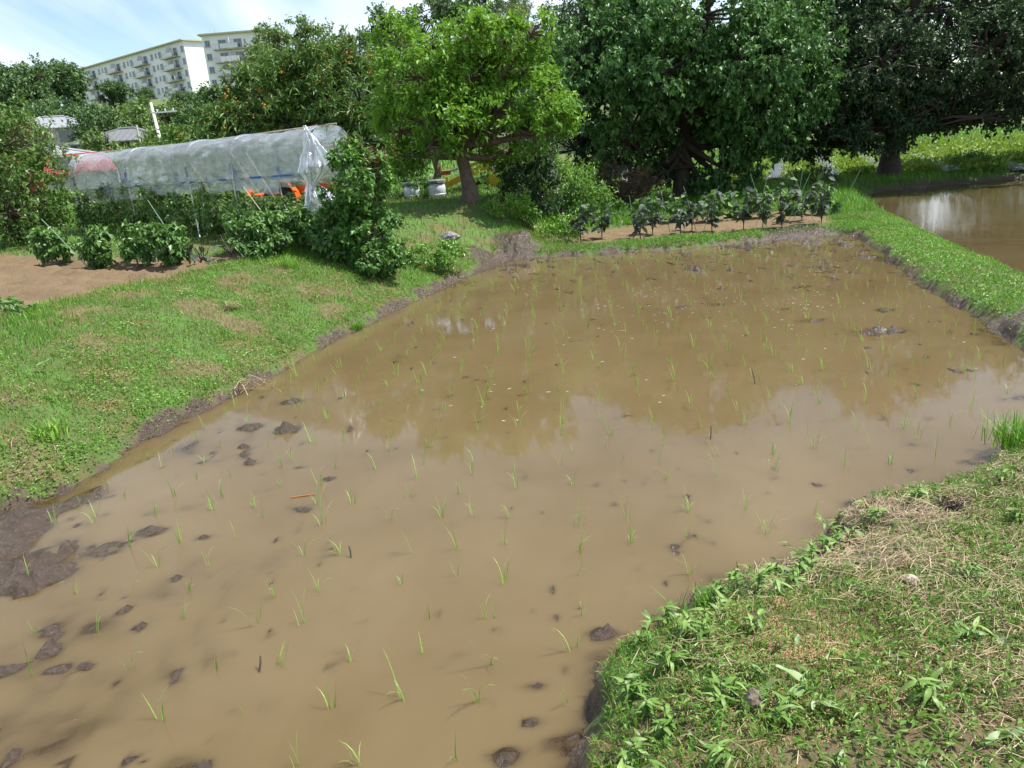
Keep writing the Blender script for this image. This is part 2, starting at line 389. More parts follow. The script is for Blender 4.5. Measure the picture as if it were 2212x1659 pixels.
M_bamboo = leafmat('bamboo_leaves', [(0, (.10, .13, .05)), (.5, (.16, .20, .08)), (1, (.24, .26, .12))], .55, .25, (.2, .24, .05))
M_shrub = leafmat('shrub_leaves', [(0, (0.0451, 0.1207, 0.0290)), (.5, (0.0805, 0.1932, 0.0419)), (.88, (0.1449, 0.3220, 0.0563)), (1, (0.2415, 0.4347, 0.0805))], .46, .28, (.14, .28, .02), .4)
M_redshoot = leafmat('reddish_shoots', [(0, (.10, .05, .025)), (.5, (.17, .075, .04)), (1, (.12, .15, .04))], .4, .3, (.3, .12, .04))
M_leftt = leafmat('left_tree_leaves', [(0, (0.0585, 0.1105, 0.0260)), (.5, (0.0975, 0.1950, 0.0390)), (1, (0.1950, 0.3120, 0.0650))], .4, .28, (.16, .28, .02))
M_bright = leafmat('bright_compound_leaves', [(0, (0.0920, 0.1955, 0.0345)), (.5, (0.1495, 0.2990, 0.0517)), (1, (0.2300, 0.4025, 0.0805))], .42, .32, (.2, .38, .03))
M_pepper = leafmat('pepper_leaves', [(0, (0.0517, 0.1207, 0.0299)), (.5, (0.0920, 0.2012, 0.0460)), (1, (0.1725, 0.3105, 0.0690))], .44, .25, (.12, .26, .02), .45)
M_tomato = leafmat('tomato_leaves', [(0, (0.0938, 0.1781, 0.0488)), (.5, (0.1594, 0.2812, 0.0750)), (1, (0.2812, 0.4125, 0.1125))], .45, .25, (.12, .2, .02))
M_lettuce = leafmat('field_crop_leaves', [(0, (0.1120, 0.1920, 0.0240)), (.5, (0.1760, 0.2800, 0.0320)), (1, (0.2560, 0.3600, 0.0560))], .5, .3, (.3, .45, .03))
M_brush = leafmat('dry_brush', [(0, (.07, .05, .03)), (.5, (.13, .09, .05)), (1, (.2, .15, .09))], .7, .1, (.2, .14, .06))
M_fruit = paint('loquat_fruit', (.55, .21, .03), .45, .2, 20)
M_bark = paint('bark', (.12, .085, .06), .85, .45, 9, bump=.8)
M_barkd = paint('dark_bark', (.055, .042, .034), .9, .4, 8, bump=.8)
M_twig = paint('twigs', (.16, .12, .08), .8, .3, 10)

def eggmat():
    m, t, o = newmat('eggplant_leaves')
    c = N(t, 'ShaderNodeTexCoord'); oi = N(t, 'ShaderNodeObjectInfo')
    r = ramp(t, [(0, (.028, .042, .032)), (.4, (.048, .07, .05)), (.75, (.065, .10, .062)), (1, (.085, .16, .06))])
    t.links.new(oi.outputs['Random'], r.inputs['Fac'])
    p = N(t, 'ShaderNodeBsdfPrincipled', Roughness=.58); p.inputs['Specular IOR Level'].default_value = .35
    t.links.new(r.outputs['Color'], p.inputs['Base Color'])
    n = N(t, 'ShaderNodeTexNoise', Scale=30.0); b = N(t, 'ShaderNodeBump', Strength=.4, Distance=.01)
    t.links.new(c.outputs['Object'], n.inputs['Vector']); t.links.new(n.outputs['Fac'], b.inputs['Height']); t.links.new(b.outputs[0], p.inputs['Normal'])
    tr = N(t, 'ShaderNodeBsdfTranslucent', Color=(.06, .10, .03, 1)); ms = N(t, 'ShaderNodeMixShader'); ms.inputs[0].default_value = .18
    t.links.new(p.outputs[0], ms.inputs[1]); t.links.new(tr.outputs[0], ms.inputs[2]); t.links.new(ms.outputs[0], o.inputs[0]); return m
M_egg = eggmat()
M_eggstem = paint('eggplant_stem', (.035, .02, .03), .5, .2)
M_stemg = paint('green_stem', (.09, .14, .04), .5, .25)

def groundmat():
    m, t, o = newmat('ground_soil_and_mud')
    lk = t.links.new
    geo = N(t, 'ShaderNodeNewGeometry')
    def at(nm): return N(t, 'ShaderNodeAttribute', attribute_name=nm)
    mud, dry, grs = at('mud'), at('dry'), at('grassy')
    nA = N(t, 'ShaderNodeTexNoise', Scale=2.3, Detail=8.0, Roughness=.65); nB = N(t, 'ShaderNodeTexNoise', Scale=26.0, Detail=6.0, Roughness=.7); nC = N(t, 'ShaderNodeTexNoise', Scale=48.0, Detail=3.0)
    for n in (nA, nB, nC): lk(geo.outputs['Position'], n.inputs['Vector'])
    earth = ramp(t, [(.3, (.085, .058, .036)), (.5, (.13, .09, .055)), (.72, (.19, .135, .085))]); lk(nB.outputs['Fac'], earth.inputs['Fac'])
    green = ramp(t, [(.34, (.16, .115, .05)), (.48, (.085, .12, .03)), (.64, (.085, .18, .028))]); lk(nA.outputs['Fac'], green.inputs['Fac'])
    dryc = ramp(t, [(.28, (.105, .068, .034)), (.5, (.172, .118, .060)), (.75, (.24, .172, .092))])
    mixn = N(t, 'ShaderNodeMath', operation='ADD'); mixn.use_clamp = True
    hA = N(t, 'ShaderNodeMath', operation='MULTIPLY'); hA.inputs[1].default_value = .5; hB = N(t, 'ShaderNodeMath', operation='MULTIPLY'); hB.inputs[1].default_value = .5
    lk(nA.outputs['Fac'], hA.inputs[0]); lk(nB.outputs['Fac'], hB.inputs[0]); lk(hA.outputs[0], mixn.inputs[0]); lk(hB.outputs[0], mixn.inputs[1]); lk(mixn.outputs[0], dryc.inputs['Fac'])
    mudc = ramp(t, [(.3, (.045, .031, .022)), (.55, (.078, .055, .039)), (.8, (.118, .084, .060))]); lk(nB.outputs['Fac'], mudc.inputs['Fac'])
    def mix(fac, a, b):
        q = N(t, 'ShaderNodeMix', data_type='RGBA'); lk(fac, q.inputs[0]); lk(a, q.inputs[6]); lk(b, q.inputs[7]); return q.outputs[2]
    c1 = mix(grs.outputs['Fac'], earth.outputs['Color'], green.outputs['Color'])
    c2 = mix(dry.outputs['Fac'], c1, dryc.outputs['Color'])
    c3 = mix(mud.outputs['Fac'], c2, mudc.outputs['Color'])
    p = N(t, 'ShaderNodeBsdfPrincipled'); p.inputs['Specular IOR Level'].default_value = .45; lk(c3, p.inputs['Base Color'])
    rr = N(t, 'ShaderNodeMapRange'); rr.inputs[3].default_value = .9; rr.inputs[4].default_value = .22; lk(mud.outputs['Fac'], rr.inputs[0])
    rn = N(t, 'ShaderNodeMath', operation='MULTIPLY_ADD'); rn.inputs[1].default_value = .35; lk(nB.outputs['Fac'], rn.inputs[0]); lk(rr.outputs[0], rn.inputs[2])
    rs = N(t, 'ShaderNodeMath', operation='SUBTRACT'); rs.inputs[1].default_value = .17; rs.use_clamp = True; lk(rn.outputs[0], rs.inputs[0]); lk(rs.outputs[0], p.inputs['Roughness'])
    b1 = N(t, 'ShaderNodeBump', Strength=.9, Distance=.035); lk(nB.outputs['Fac'], b1.inputs['Height'])
    b2 = N(t, 'ShaderNodeBump', Strength=.5, Distance=.012); lk(nC.outputs['Fac'], b2.inputs['Height']); lk(b1.outputs[0], b2.inputs['Normal']); lk(b2.outputs[0], p.inputs['Normal'])
    lk(p.outputs[0], o.inputs[0]); return m
M_ground = groundmat()

def watermat(name, c0, c1, ripple, rough):
    m, t, o = newmat(name); lk = t.links.new
    geo = N(t, 'ShaderNodeNewGeometry')
    dp = N(t, 'ShaderNodeAttribute', attribute_name='depth')
    n = N(t, 'ShaderNodeTexNoise', Scale=.9, Detail=5.0, Roughness=.6, Distortion=.6); lk(geo.outputs['Position'], n.inputs['Vector'])
    r = ramp(t, [(.3, c0), (.7, c1)]); lk(n.outputs['Fac'], r.inputs['Fac'])
    df = N(t, 'ShaderNodeBsdfPrincipled', Roughness=1.0); df.subsurface_method = 'BURLEY'; lk(r.outputs['Color'], df.inputs['Base Color'])
    df.inputs['Specular IOR Level'].default_value = 0; df.inputs['Subsurface Weight'].default_value = 1.0
    df.inputs['Subsurface Radius'].default_value = (1.0, .75, .5); df.inputs['Subsurface Scale'].default_value = .05
    tr = N(t, 'ShaderNodeBsdfTransparent', Color=(.78, .66, .5, 1))
    # turbid water hides the bed: opacity = 1 - exp(-depth / 14 mm)
    d1 = N(t, 'ShaderNodeMath', operation='MULTIPLY'); d1.inputs[1].default_value = -1 / .014; lk(dp.outputs['Fac'], d1.inputs[0])
    d2 = N(t, 'ShaderNodeMath', operation='EXPONENT'); lk(d1.outputs[0], d2.inputs[0])
    ms = N(t, 'ShaderNodeMixShader'); lk(d2.outputs[0], ms.inputs[0]); lk(df.outputs[0], ms.inputs[1]); lk(tr.outputs[0], ms.inputs[2])
    mp_ = N(t, 'ShaderNodeMapping'); mp_.inputs['Scale'].default_value = (1.0, 2.6, 1); mp_.inputs['Rotation'].default_value = (0, 0, .15); lk(geo.outputs['Position'], mp_.inputs['Vector'])
    w1 = N(t, 'ShaderNodeTexNoise', Scale=6.0, Detail=3.0); lk(mp_.outputs[0], w1.inputs['Vector'])
    bp = N(t, 'ShaderNodeBump', Strength=ripple, Distance=.01); lk(w1.outputs['Fac'], bp.inputs['Height'])
    fr = N(t, 'ShaderNodeFresnel', IOR=1.33); lk(bp.outputs[0], fr.inputs['Normal'])
    gl = N(t, 'ShaderNodeBsdfGlossy', Roughness=rough); lk(bp.outputs[0], gl.inputs['Normal'])
    m2 = N(t, 'ShaderNodeMixShader'); lk(fr.outputs[0], m2.inputs[0]); lk(ms.outputs[0], m2.inputs[1]); lk(gl.outputs[0], m2.inputs[2])
    lk(m2.outputs[0], o.inputs[0]); return m
M_water = watermat('muddy_paddy_water', (.116, .083, .038), (.142, .104, .052), .03, .003)
M_water2 = watermat('brown_field_water', (.080, .060, .027), (.105, .080, .040), .14, .02)

def filmmat(name, dens, bumpy):
    m, t, o = newmat(name); lk = t.links.new
    c = N(t, 'ShaderNodeTexCoord')
    mp_ = N(t, 'ShaderNodeMapping'); mp_.inputs['Scale'].default_value = (1.0, 1.0, 3.0); mp_.inputs['Rotation'].default_value = (.5, .7, .3); lk(c.outputs['Object'], mp_.inputs['Vector'])
    n = N(t, 'ShaderNodeTexNoise', Scale=2.2, Detail=9.0, Roughness=.68, Distortion=1.6); lk(mp_.outputs[0], n.inputs['Vector'])
    r = ramp(t, [(.35, (dens * .55,) * 3), (.6, (dens,) * 3), (.72, (min(1, dens * 2.0),) * 3)]); lk(n.outputs['Fac'], r.inputs['Fac'])
    b = N(t, 'ShaderNodeBump', Strength=bumpy, Distance=.05); lk(n.outputs['Fac'], b.inputs['Height'])
    p = N(t, 'ShaderNodeBsdfPrincipled', Roughness=.28); p.inputs['Base Color'].default_value = (.86, .92, .98, 1); lk(b.outputs[0], p.inputs['Normal'])
    tl = N(t, 'ShaderNodeBsdfTranslucent', Color=(.86, .89, .92, 1))
    mm = N(t, 'ShaderNodeMixShader'); mm.inputs[0].default_value = .35; lk(p.outputs[0], mm.inputs[1]); lk(tl.outputs[0], mm.inputs[2])
    tr = N(t, 'ShaderNodeBsdfTransparent', Color=(.95, .97, .98, 1))
    ms = N(t, 'ShaderNodeMixShader'); lk(r.outputs['Color'], ms.inputs[0]); lk(tr.outputs[0], ms.inputs[1]); lk(mm.outputs[0], ms.inputs[2])
    gl = N(t, 'ShaderNodeBsdfGlossy', Roughness=.12); lk(b.outputs[0], gl.inputs['Normal'])
    fr = N(t, 'ShaderNodeFresnel', IOR=1.4); lk(b.outputs[0], fr.inputs['Normal'])
    m3 = N(t, 'ShaderNodeMixShader'); lk(fr.outputs[0], m3.inputs[0]); lk(ms.outputs[0], m3.inputs[1]); lk(gl.outputs[0], m3.inputs[2])
    lk(m3.outputs[0], o.inputs[0]); return m
M_film = filmmat('clear_plastic_film', .44, .40)
M_bunch = filmmat('bunched_plastic_film', .42, .5)
M_steel = paint('galvanised_pipe', (.55, .57, .6), .35, .15, 20, metal=.7)
M_blue = paint('blue_plastic_clip', (.02, .15, .55), .4, .1)
M_bamb = paint('green_plastic_stake', (.16, .26, .17), .5, .2)
M_cane = paint('bamboo_cane', (.42, .38, .24), .6, .25)
M_yellow = paint('yellow_machine_paint', (.62, .42, .03), .45, .12, 5)
M_orange = paint('orange_tractor_paint', (.72, .11, .015), .38, .12, 4)
M_rubber = paint('tyre_rubber', (.02, .02, .022), .8, .2)
M_black = paint('dark_metal', (.03, .03, .035), .5, .3)
M_white = paint('white_paint', (.72, .73, .74), .5, .1, 4)
M_pot = paint('white_glazed_pot', (.62, .66, .72), .4, .14, 7, bump=.2)
M_slab = paint('grey_stone', (.20, .20, .20), .85, .35, 7, bump=.7)
M_rust = paint('rusty_orange_steel', (.36, .13, .04), .7, .3)
M_wire = paint('grey_wire', (.22, .22, .2), .5, .2)
M_tarp = paint('blue_tarp', (.03, .12, .34), .45, .15)
M_bag = paint('white_sack', (.66, .68, .74), .6, .12)
M_apt = paint('cream_concrete_wall', (.75, .76, .77), .85, .07, .4)
M_aptend = paint('white_end_wall', (.80, .80, .78), .8, .05, .4)
M_cornice = paint('yellowish_cornice', (.46, .42, .28), .8, .12, 1)
M_slabc = paint('balcony_concrete', (.44, .41, .30), .85, .12, 1)
M_panel = paint('balcony_panel', (.62, .65, .66), .6, .08, 1)
M_rail = paint('balcony_rail', (.42, .43, .42), .5, .1)
M_glass = paint('window_glass', (.09, .115, .15), .08, .3, .5, spec=.8)
M_frame = paint('window_frame', (.55, .56, .56), .5, .1)
M_cloth = paint('laundry_white', (.78, .78, .8), .8, .1)
M_cloth2 = paint('laundry_dark', (.10, .10, .16), .8, .6, 1.2)
M_tile = paint('grey_roof_tile', (.26, .275, .29), .55, .2, 3)
M_tiled = paint('dark_roof_tile', (.15, .155, .16), .6, .2, 3)
M_redroof = paint('red_metal_roof', (.34, .035, .045), .4, .15, 3)
M_redwall = paint('red_wall', (.42, .05, .04), .6, .15, 3)
M_house = paint('house_plaster', (.62, .60, .54), .85, .1, 1.5)
M_brownw = paint('brown_wood_wall', (.13, .085, .06), .8, .25, 3)
M_concrete = paint('concrete_pole', (.48, .47, .44), .8, .15, 3)
M_mulch = paint('black_plastic_mulch', (.075, .08, .10), .65, .3, 4)
M_petal = paint('purple_petals', (.42, .08, .42), .5, .3)
M_yflower = paint('yellow_petals', (.75, .52, .02), .5, .2)
M_fleck = paint('pale_floating_bits', (.62, .60, .56), .5, .2)
M_stick = paint('wet_stick', (.05, .035, .025), .5, .3)
M_dock = None

# ================================================================== GROUND
def spaced(a, b, st): return list(np.arange(a, b, st))
gx = spaced(-3.7, 4.7, .036); gx = spaced(-6.2, -3.7, .06) + gx + spaced(4.7, 8.0, .06)
q = 8.0; stp = .08
while q < 700: gx.append(q); stp *= 1.07; q += stp
gx.append(720); q = -6.2; stp = .08; lf = []
while q > -700: stp *= 1.07; q -= stp; lf.append(q)
gx = np.array(lf[::-1] + gx)
gy = spaced(1.5, 5.2, .026) + spaced(5.2, 17, .048)
q = 17.0; stp = .06
while q < 900: gy.append(q); stp *= 1.07; q += stp
q = 1.5; stp = .05; lo = []
while q > -60: stp *= 1.12; q -= stp; lo.append(q)
gy = np.array(lo[::-1] + gy)
GX, GY = np.meshgrid(gx, gy)
Z, MK = land(GX, GY)
nx, ny = len(gx), len(gy)
idx = np.arange(nx * ny).reshape(ny, nx)
F = np.stack([idx[:-1, :-1], idx[:-1, 1:], idx[1:, 1:], idx[1:, :-1]], -1).reshape(-1, 4)
dryv = np.maximum(MK['till'], MK['egg'])
field = ((GX > 6) & (GY > 24.8) & (GY < 60)).astype(float) * .0
# trampled, worn earth on the near bank
worn = ss((4.3 - GY) / .8) * (GX > -.5) * ss((fbm(GX * 2.2, GY * 2.2, 91) - .40) / .2) * .65
dryv = np.maximum(np.maximum(dryv, worn), MK['bare'] * .5)
for (ax, ay, rr) in [(1.1, 15.3, .5), (.55, 16.0, .6)]:
    dryv = np.maximum(dryv, ss(1.5 - (np.hypot((GX - ax), (GY - ay)) + (fbm(GX * 3, GY * 3, 92) - .5) * .7) / rr) * .8)
grassy = (1 - MK['mud']) * (1 - dryv)
me = npmesh('ground', np.stack([GX, GY, Z], -1).reshape(-1, 3), F, M_ground,
            dict(mud=MK['mud'].ravel(), dry=(dryv * (1 - MK['mud'])).ravel(), grassy=grassy.ravel()), smooth=True)
tag(link('ground', me), kind='structure')

# water of the near paddy: same grid, only where the bed lies near or below the surface
ring = sdist(GX, GY, P1)
keep = (ring < .45)
kc = keep[:-1, :-1] & keep[1:, 1:] & keep[:-1, 1:] & keep[1:, :-1]
zmin = np.minimum(np.minimum(Z[:-1, :-1], Z[1:, 1:]), np.minimum(Z[:-1, 1:], Z[1:, :-1]))
kc &= zmin < .012
Fw = F.reshape(ny - 1, nx - 1, 4)[kc]
u, inv = np.unique(Fw.ravel(), return_inverse=True)
Vw = np.stack([GX.ravel()[u], GY.ravel()[u], np.zeros(len(u))], -1)
me = npmesh('paddy_water', Vw, inv.reshape(-1, 4), M_water, dict(depth=np.maximum(0, -Z.ravel()[u])), smooth=True)
tag(link('paddy_water', me), kind='structure')
wx = np.linspace(5.6, 41, 120); wy = np.linspace(-.5, 23.2, 90)
WX, WY = np.meshgrid(wx, wy); wd_ = sdist(WX, WY, P2); i2 = np.arange(WX.size).reshape(WX.shape)
F2 = np.stack([i2[:-1, :-1], i2[:-1, 1:], i2[1:, 1:], i2[1:, :-1]], -1)
k2 = (wd_[:-1, :-1] < .35) | (wd_[1:, 1:] < .35)
F2 = F2[k2]; u2, inv2 = np.unique(F2.ravel(), return_inverse=True)
me = npmesh('flooded_field_water', np.stack([WX.ravel()[u2], WY.ravel()[u2], np.full(len(u2), -.012)], -1), inv2.reshape(-1, 4), M_water2,
            dict(depth=np.full(len(u2), .12)), smooth=True)
tag(link('flooded_field_water', me), kind='structure')

# ================================================================== GRASS AND GROUND COVER (stuff)
def scatter(n, x0, x1, y0, y1, fn):
    x = R.uniform(x0, x1, n); y = R.uniform(y0, y1, n)
    z, mk = lerp_land(x, y)
    pr = fn(x, y, z, mk); k = R.random(n) < pr
    return np.stack([x[k], y[k], z[k]], 1), {a: b[k] for a, b in mk.items()}

def patchy(P, s, f=1.1, amt=.55):
    return np.clip((fbm(P[:, 0] * f, P[:, 1] * f, s) - .5) * 1.7 * amt + .5 + (R.random(len(P)) - .5) * (1.15 - amt), 0, 1)

def grass_obj(name, P, Ln, Wd, lean, rnd, mat, label, seg=2):
    V, F_ = bladeV(P, Ln, Wd, lean, seg); k = 5 if seg == 2 else 3
    me = npmesh(name, V, F_, mat, dict(rnd=np.repeat(rnd, k)))
    return tag(link(name, me), label, 'grass', kind='stuff')

# left bank
ok = lambda x, y, z, mk: (1 - .6 * mk['bare']) * (mk['d1'] > .06) * (1 - mk['mud']) * (1 - mk['till']) * (mk['lw'] > .12) * np.clip((mk['d2'] > .1), 0, 1)
P, mk = scatter(400000, -8.2, 1.8, 3.2, 13.6, lambda x, y, z, m: ok(x, y, z, m) * ((x > -8 + 0) & (y < 13.5) & (x < 1.5) & (m['d1'] < 3.4)) * (.35 + .65 * fbm(x * 2.5, y * 2.5, 101)))
g_ = patchy(P, 103, .9)
g_ = np.where(R.random(len(P)) < .14 + .5 * ss((fbm(P[:, 0] * 2.3, P[:, 1] * 2.3, 107) - .53) / .14), R.uniform(0, .16, len(P)), np.maximum(g_, .2))
grass_obj('grass', P, R.uniform(.02, .06, len(P)) * (1 + .9 * ss((mk['d1'] - 1.9) / .5)), R.uniform(.003, .0065, len(P)), R.uniform(.1, 1.1, len(P)), g_, M_grass,
          'short mown grass covering the left bank above the paddy')
# broad-leaved ground cover on the bank, thickest at its foot
P, mk = scatter(300000, -8.2, 1.8, 3.2, 14, lambda x, y, z, m: (m['d1'] > .01) * (1 - .75 * m['mud']) * (1 - m['till']) * (m['lw'] > .12) * (m['d2'] > .1) * ((m['d1'] < 3)) * (.08 + .75 * ss((.5 - m['d1']) / .45) + .55 * ss((fbm(x * 1.8, y * 1.8, 111) - .52) / .1)))
n = len(P); az = R.uniform(0, 2 * PI, n)
D = np.stack([np.cos(az), np.sin(az), R.uniform(.0, .7, n)], 1); Nn = np.stack([R.normal(0, .4, n), R.normal(0, .4, n), np.ones(n)], 1)
P[:, 2] += R.uniform(.004, .05, n)
V, F_ = leafV(P, D, Nn, R.uniform(.012, .032, n), R.uniform(.009, .018, n))
tag(link('ground_cover', npmesh('ground_cover', V, F_, M_clover, dict(rnd=np.repeat(patchy(P, 113, 1.5, .4), 4)))), 'small leafy weeds along the foot of the left bank', 'weeds', kind='stuff')
P, mk = scatter(60000, -8.2, 1.5, 3.2, 13.6, lambda x, y, z, m: ok(x, y, z, m) * (m['d1'] < 3.2) * ss((n2(x * 3.3, y * 3.3, 115) - .66) / .1))
grass_obj('grass', P, R.uniform(.05, .12, len(P)), R.uniform(.004, .008, len(P)), R.uniform(.1, .9, len(P)), np.clip(patchy(P, 117, 2.0), .25, 1), M_grass, 'taller grass clumps dotted over the left bank')
# plateau around trees and tunnel, left
P, mk = scatter(120000, -16, 2.6, 10.5, 26, lambda x, y, z, m: (m['mud'] < .5) * (1 - m['till']) * (m['lw'] > .06) * (m['d1'] > .3) * (.5 + .5 * fbm(x, y, 121)))
grass_obj('grass', P, R.uniform(.05, .13, len(P)), R.uniform(.009, .016, len(P)), R.uniform(.1, 1.0, len(P)), np.maximum(patchy(P, 123, .5), .16), M_grass,
          'rough green grass around the tree trunks and behind the plastic tunnel', seg=1)
# right bund
P, mk = scatter(190000, 3.2, 10.5, 4.6, 22, lambda x, y, z, m: (m['d1'] > .10) * (m['d2'] > .03) * (1 - m['egg']) * (1 - m['mud']) * (m['lw'] < .3) * ((x > 4.3) | (y < 7)) * (m['d2'] < 2.4) * (.55 + .45 * fbm(x * 3, y * 3, 131)))
g_ = np.where(R.random(len(P)) < .10, R.uniform(0, .2, len(P)), np.clip(patchy(P, 133, .9) + .08, .2, 1))
grass_obj('grass', P, R.uniform(.03, .075, len(P)), R.uniform(.005, .010, len(P)), R.uniform(.1, 1.1, len(P)), g_, M_grass, 'bright grass on the narrow bund between the two flooded fields')
P, mk = scatter(60000, 3.2, 8.5, 4.4, 16, lambda x, y, z, m: (m['d1'] > .05) * (m['d1'] < .8) * (m['d2'] > .1) * (1 - m['mud'] * .8) * (m['lw'] < .3) * (.3 + .7 * fbm(x * 3, y * 3, 135)))
n = len(P); az = R.uniform(0, 2 * PI, n); D = np.stack([np.cos(az), np.sin(az), R.uniform(.0, .8, n)], 1); Nn = np.stack([R.normal(0, .4, n), R.normal(0, .4, n), np.ones(n)], 1); P[:, 2] += R.uniform(.0, .05, n)
V, F_ = leafV(P, D, Nn, R.uniform(.022, .05, n), R.uniform(.012, .024, n))
tag(link('ground_cover', npmesh('ground_cover', V, F_, M_clover, dict(rnd=np.repeat(patchy(P, 137, 1.5, .4), 4)))), 'leafy weeds hanging over the paddy side of the right bund', 'weeds', kind='stuff')
# far bund and the shaded ground behind
P, mk = scatter(70000, -.2, 7.2, 13.6, 16, lambda x, y, z, m: (m['d1'] > .05) * (1 - m['egg']) * (1 - m['mud'] * .9) * (m['lw'] < .6) * (.3 + .7 * fbm(x * 3, y * 3, 141)))
grass_obj('grass', P, R.uniform(.03, .09, len(P)), R.uniform(.008, .014, len(P)), R.uniform(.1, 1.2, len(P)), np.maximum(patchy(P, 143, 1.3), .12), M_grass, 'grass on the low far bank in front of the eggplants', seg=1)
P, mk = scatter(130000, .5, 30, 16, 27, lambda x, y, z, m: (m['d2'] > .1) * (1 - m['egg']) * (m['lw'] < .95) * (.4 + .6 * fbm(x * 1.2, y * 1.2, 145)))
grass_obj('grass', P, R.uniform(.07, .28, len(P)), R.uniform(.012, .025, len(P)), R.uniform(.1, 1.0, len(P)), np.maximum(patchy(P, 147, .4), .18), M_grass, 'rough grass in the shade of the large trees behind the eggplants', seg=1)
P, mk = scatter(90000, -40, 45, 27, 60, lambda x, y, z, m: .7 + 0 * x)
grass_obj('grass', P, R.uniform(.1, .3, len(P)), R.uniform(.05, .09, len(P)), R.uniform(.1, 1.0, len(P)), np.maximum(patchy(P, 149, .15), .2), M_grass, 'distant field grass beyond the trees', seg=1)

# near bank: grass, weeds, cut straw, rice hulls
nb_ok = lambda x, y, m: (m['d1'] > .06) * (m['lw'] < .2) * (y < 5.0)
P, mk = scatter(120000, -.3, 4.6, 1.2, 5.0, lambda x, y, z, m: nb_ok(x, y, m) * (1 - .85 * m['mud']) * (.15 + .9 * ss((fbm(x * 2.4, y * 2.4, 151) - .38) / .2)))
g_ = np.where(R.random(len(P)) < .16, R.uniform(0, .2, len(P)), np.clip(patchy(P, 153, 2.2) - .05, .2, 1))
grass_obj('grass', P, R.uniform(.02, .06, len(P)), R.uniform(.002, .0046, len(P)), R.uniform(.2, 1.4, len(P)), g_, M_grass, 'trampled grass on the near bank at the lower right')
P, mk = scatter(52000, -.3, 4.6, 1.2, 5.0, lambda x, y, z, m: nb_ok(x, y, m) * (1 - .7 * m['mud']) * (.06 + .95 * ss((fbm(x * 3.1 + 9, y * 3.1, 155) - .47) / .12)))
n = len(P); az = R.uniform(0, 2 * PI, n); D = np.stack([np.cos(az), np.sin(az), R.uniform(-.1, .9, n)], 1); Nn = np.stack([R.normal(0, .5, n), R.normal(0, .5, n), np.ones(n)], 1); P[:, 2] += R.uniform(.002, .05, n)
V, F_ = leafV(P, D, Nn, R.uniform(.014, .045, n), R.uniform(.006, .014, n), .22, .25)
tag(link('ground_cover', npmesh('ground_cover', V, F_, M_nearveg, dict(rnd=np.repeat(patchy(P, 157, 2, .3), 4)))), 'broad-leaved weeds in patches on the near bank', 'weeds', kind='stuff')

def strawV(P, Ln, Wd, tilt=.15):
    n = len(P); az = R.normal(.5, .9, n); D = np.stack([np.cos(az), np.sin(az), R.normal(0, tilt, n)], 1); D = nrm(D)
    S = np.stack([-np.sin(az), np.cos(az), np.zeros(n)], 1); Ln = Ln[:, None]; Wd = Wd[:, None]
    b = np.array([[0, 0, 1.]]) * Ln * R.uniform(0, .12, n)[:, None]
    V = np.stack([P - D * Ln / 2 - S * Wd / 2, P - D * Ln / 2 + S * Wd / 2, P + S * Wd / 2 + b, P - S * Wd / 2 + b, P + D * Ln / 2 + S * Wd * .3, P + D * Ln / 2 - S * Wd * .3], 1).reshape(-1, 3)
    i = np.arange(n)[:, None] * 6
    F_ = np.concatenate([i + np.array([[0, 1, 2]]), i + np.array([[0, 2, 3]]), i + np.array([[3, 2, 4]]), i + np.array([[3, 4, 5]])], 1).reshape(-1, 3)
    return V, F_
P, mk = scatter(70000, 0, 4.6, 1.2, 4.6, lambda x, y, z, m: nb_ok(x, y, m) * (m['d1'] > .12) * (.04 + .95 * ss((x - .8 + (fbm(x * 1.8, y * 1.8, 161) - .5) * 2.2) / .9)))
P[:, 2] += R.uniform(.002, .035, len(P))
V, F_ = strawV(P, R.uniform(.02, .14, len(P)) ** 1.1, R.uniform(.0012, .0032, len(P)))
tag(link('cut_straw', npmesh('cut_straw', V, F_, M_straw, dict(rnd=np.repeat(R.random(len(P)), 6)))), 'dry cut grass strewn over the near bank', 'straw', kind='stuff')
P, mk = scatter(26000, -8, 1, 3.5, 13, lambda x, y, z, m: ok(x, y, z, m) * (m['d1'] < 3) * (.04 + ss((fbm(x * 2.3, y * 2.3, 107) - .53) / .12)))
P[:, 2] += R.uniform(.01, .05, len(P))
V, F_ = strawV(P, R.uniform(.03, .12, len(P)), R.uniform(.003, .006, len(P)))
tag(link('cut_straw', npmesh('cut_straw', V, F_, M_straw, dict(rnd=np.repeat(R.random(len(P)) * .8, 6)))), 'dry brown clippings scattered on the left bank grass', 'straw', kind='stuff')
hp = []
for (hx, hy, hr, hn) in [(.69, 2.5, .14, 4200), (.9, 2.55, .16, 5200), (1.01, 2.16, .15, 5200), (.92, 2.33, .13, 3600), (1.05, 1.95, .16, 4200), (.8, 2.0, .2, 2600), (1.25, 2.2, .25, 3000), (.6, 2.2, .2, 1500)]:
    hp.append(np.stack([R.normal(hx, hr * .7, hn), R.normal(hy, hr * .55, hn)], 1))
hp = np.concatenate(hp); hz, hm = lerp_land(hp[:, 0], hp[:, 1]); k = (hm['d1'] > .1) & (fbm(hp[:, 0] * 9, hp[:, 1] * 9, 171) > .42); hp = hp[k]; hz = hz[k]
P = np.column_stack([hp, hz + R.uniform(.001, .012, len(hp))]); n = len(P); az = R.uniform(0, 2 * PI, n)
V, F_ = leafV(P, np.stack([np.cos(az), np.sin(az), R.normal(0, .3, n)], 1), np.stack([R.normal(0, .5, n), R.normal(0, .5, n), np.ones(n)], 1), R.uniform(.006, .009, n), R.uniform(.0028, .0038, n), .3, 0)
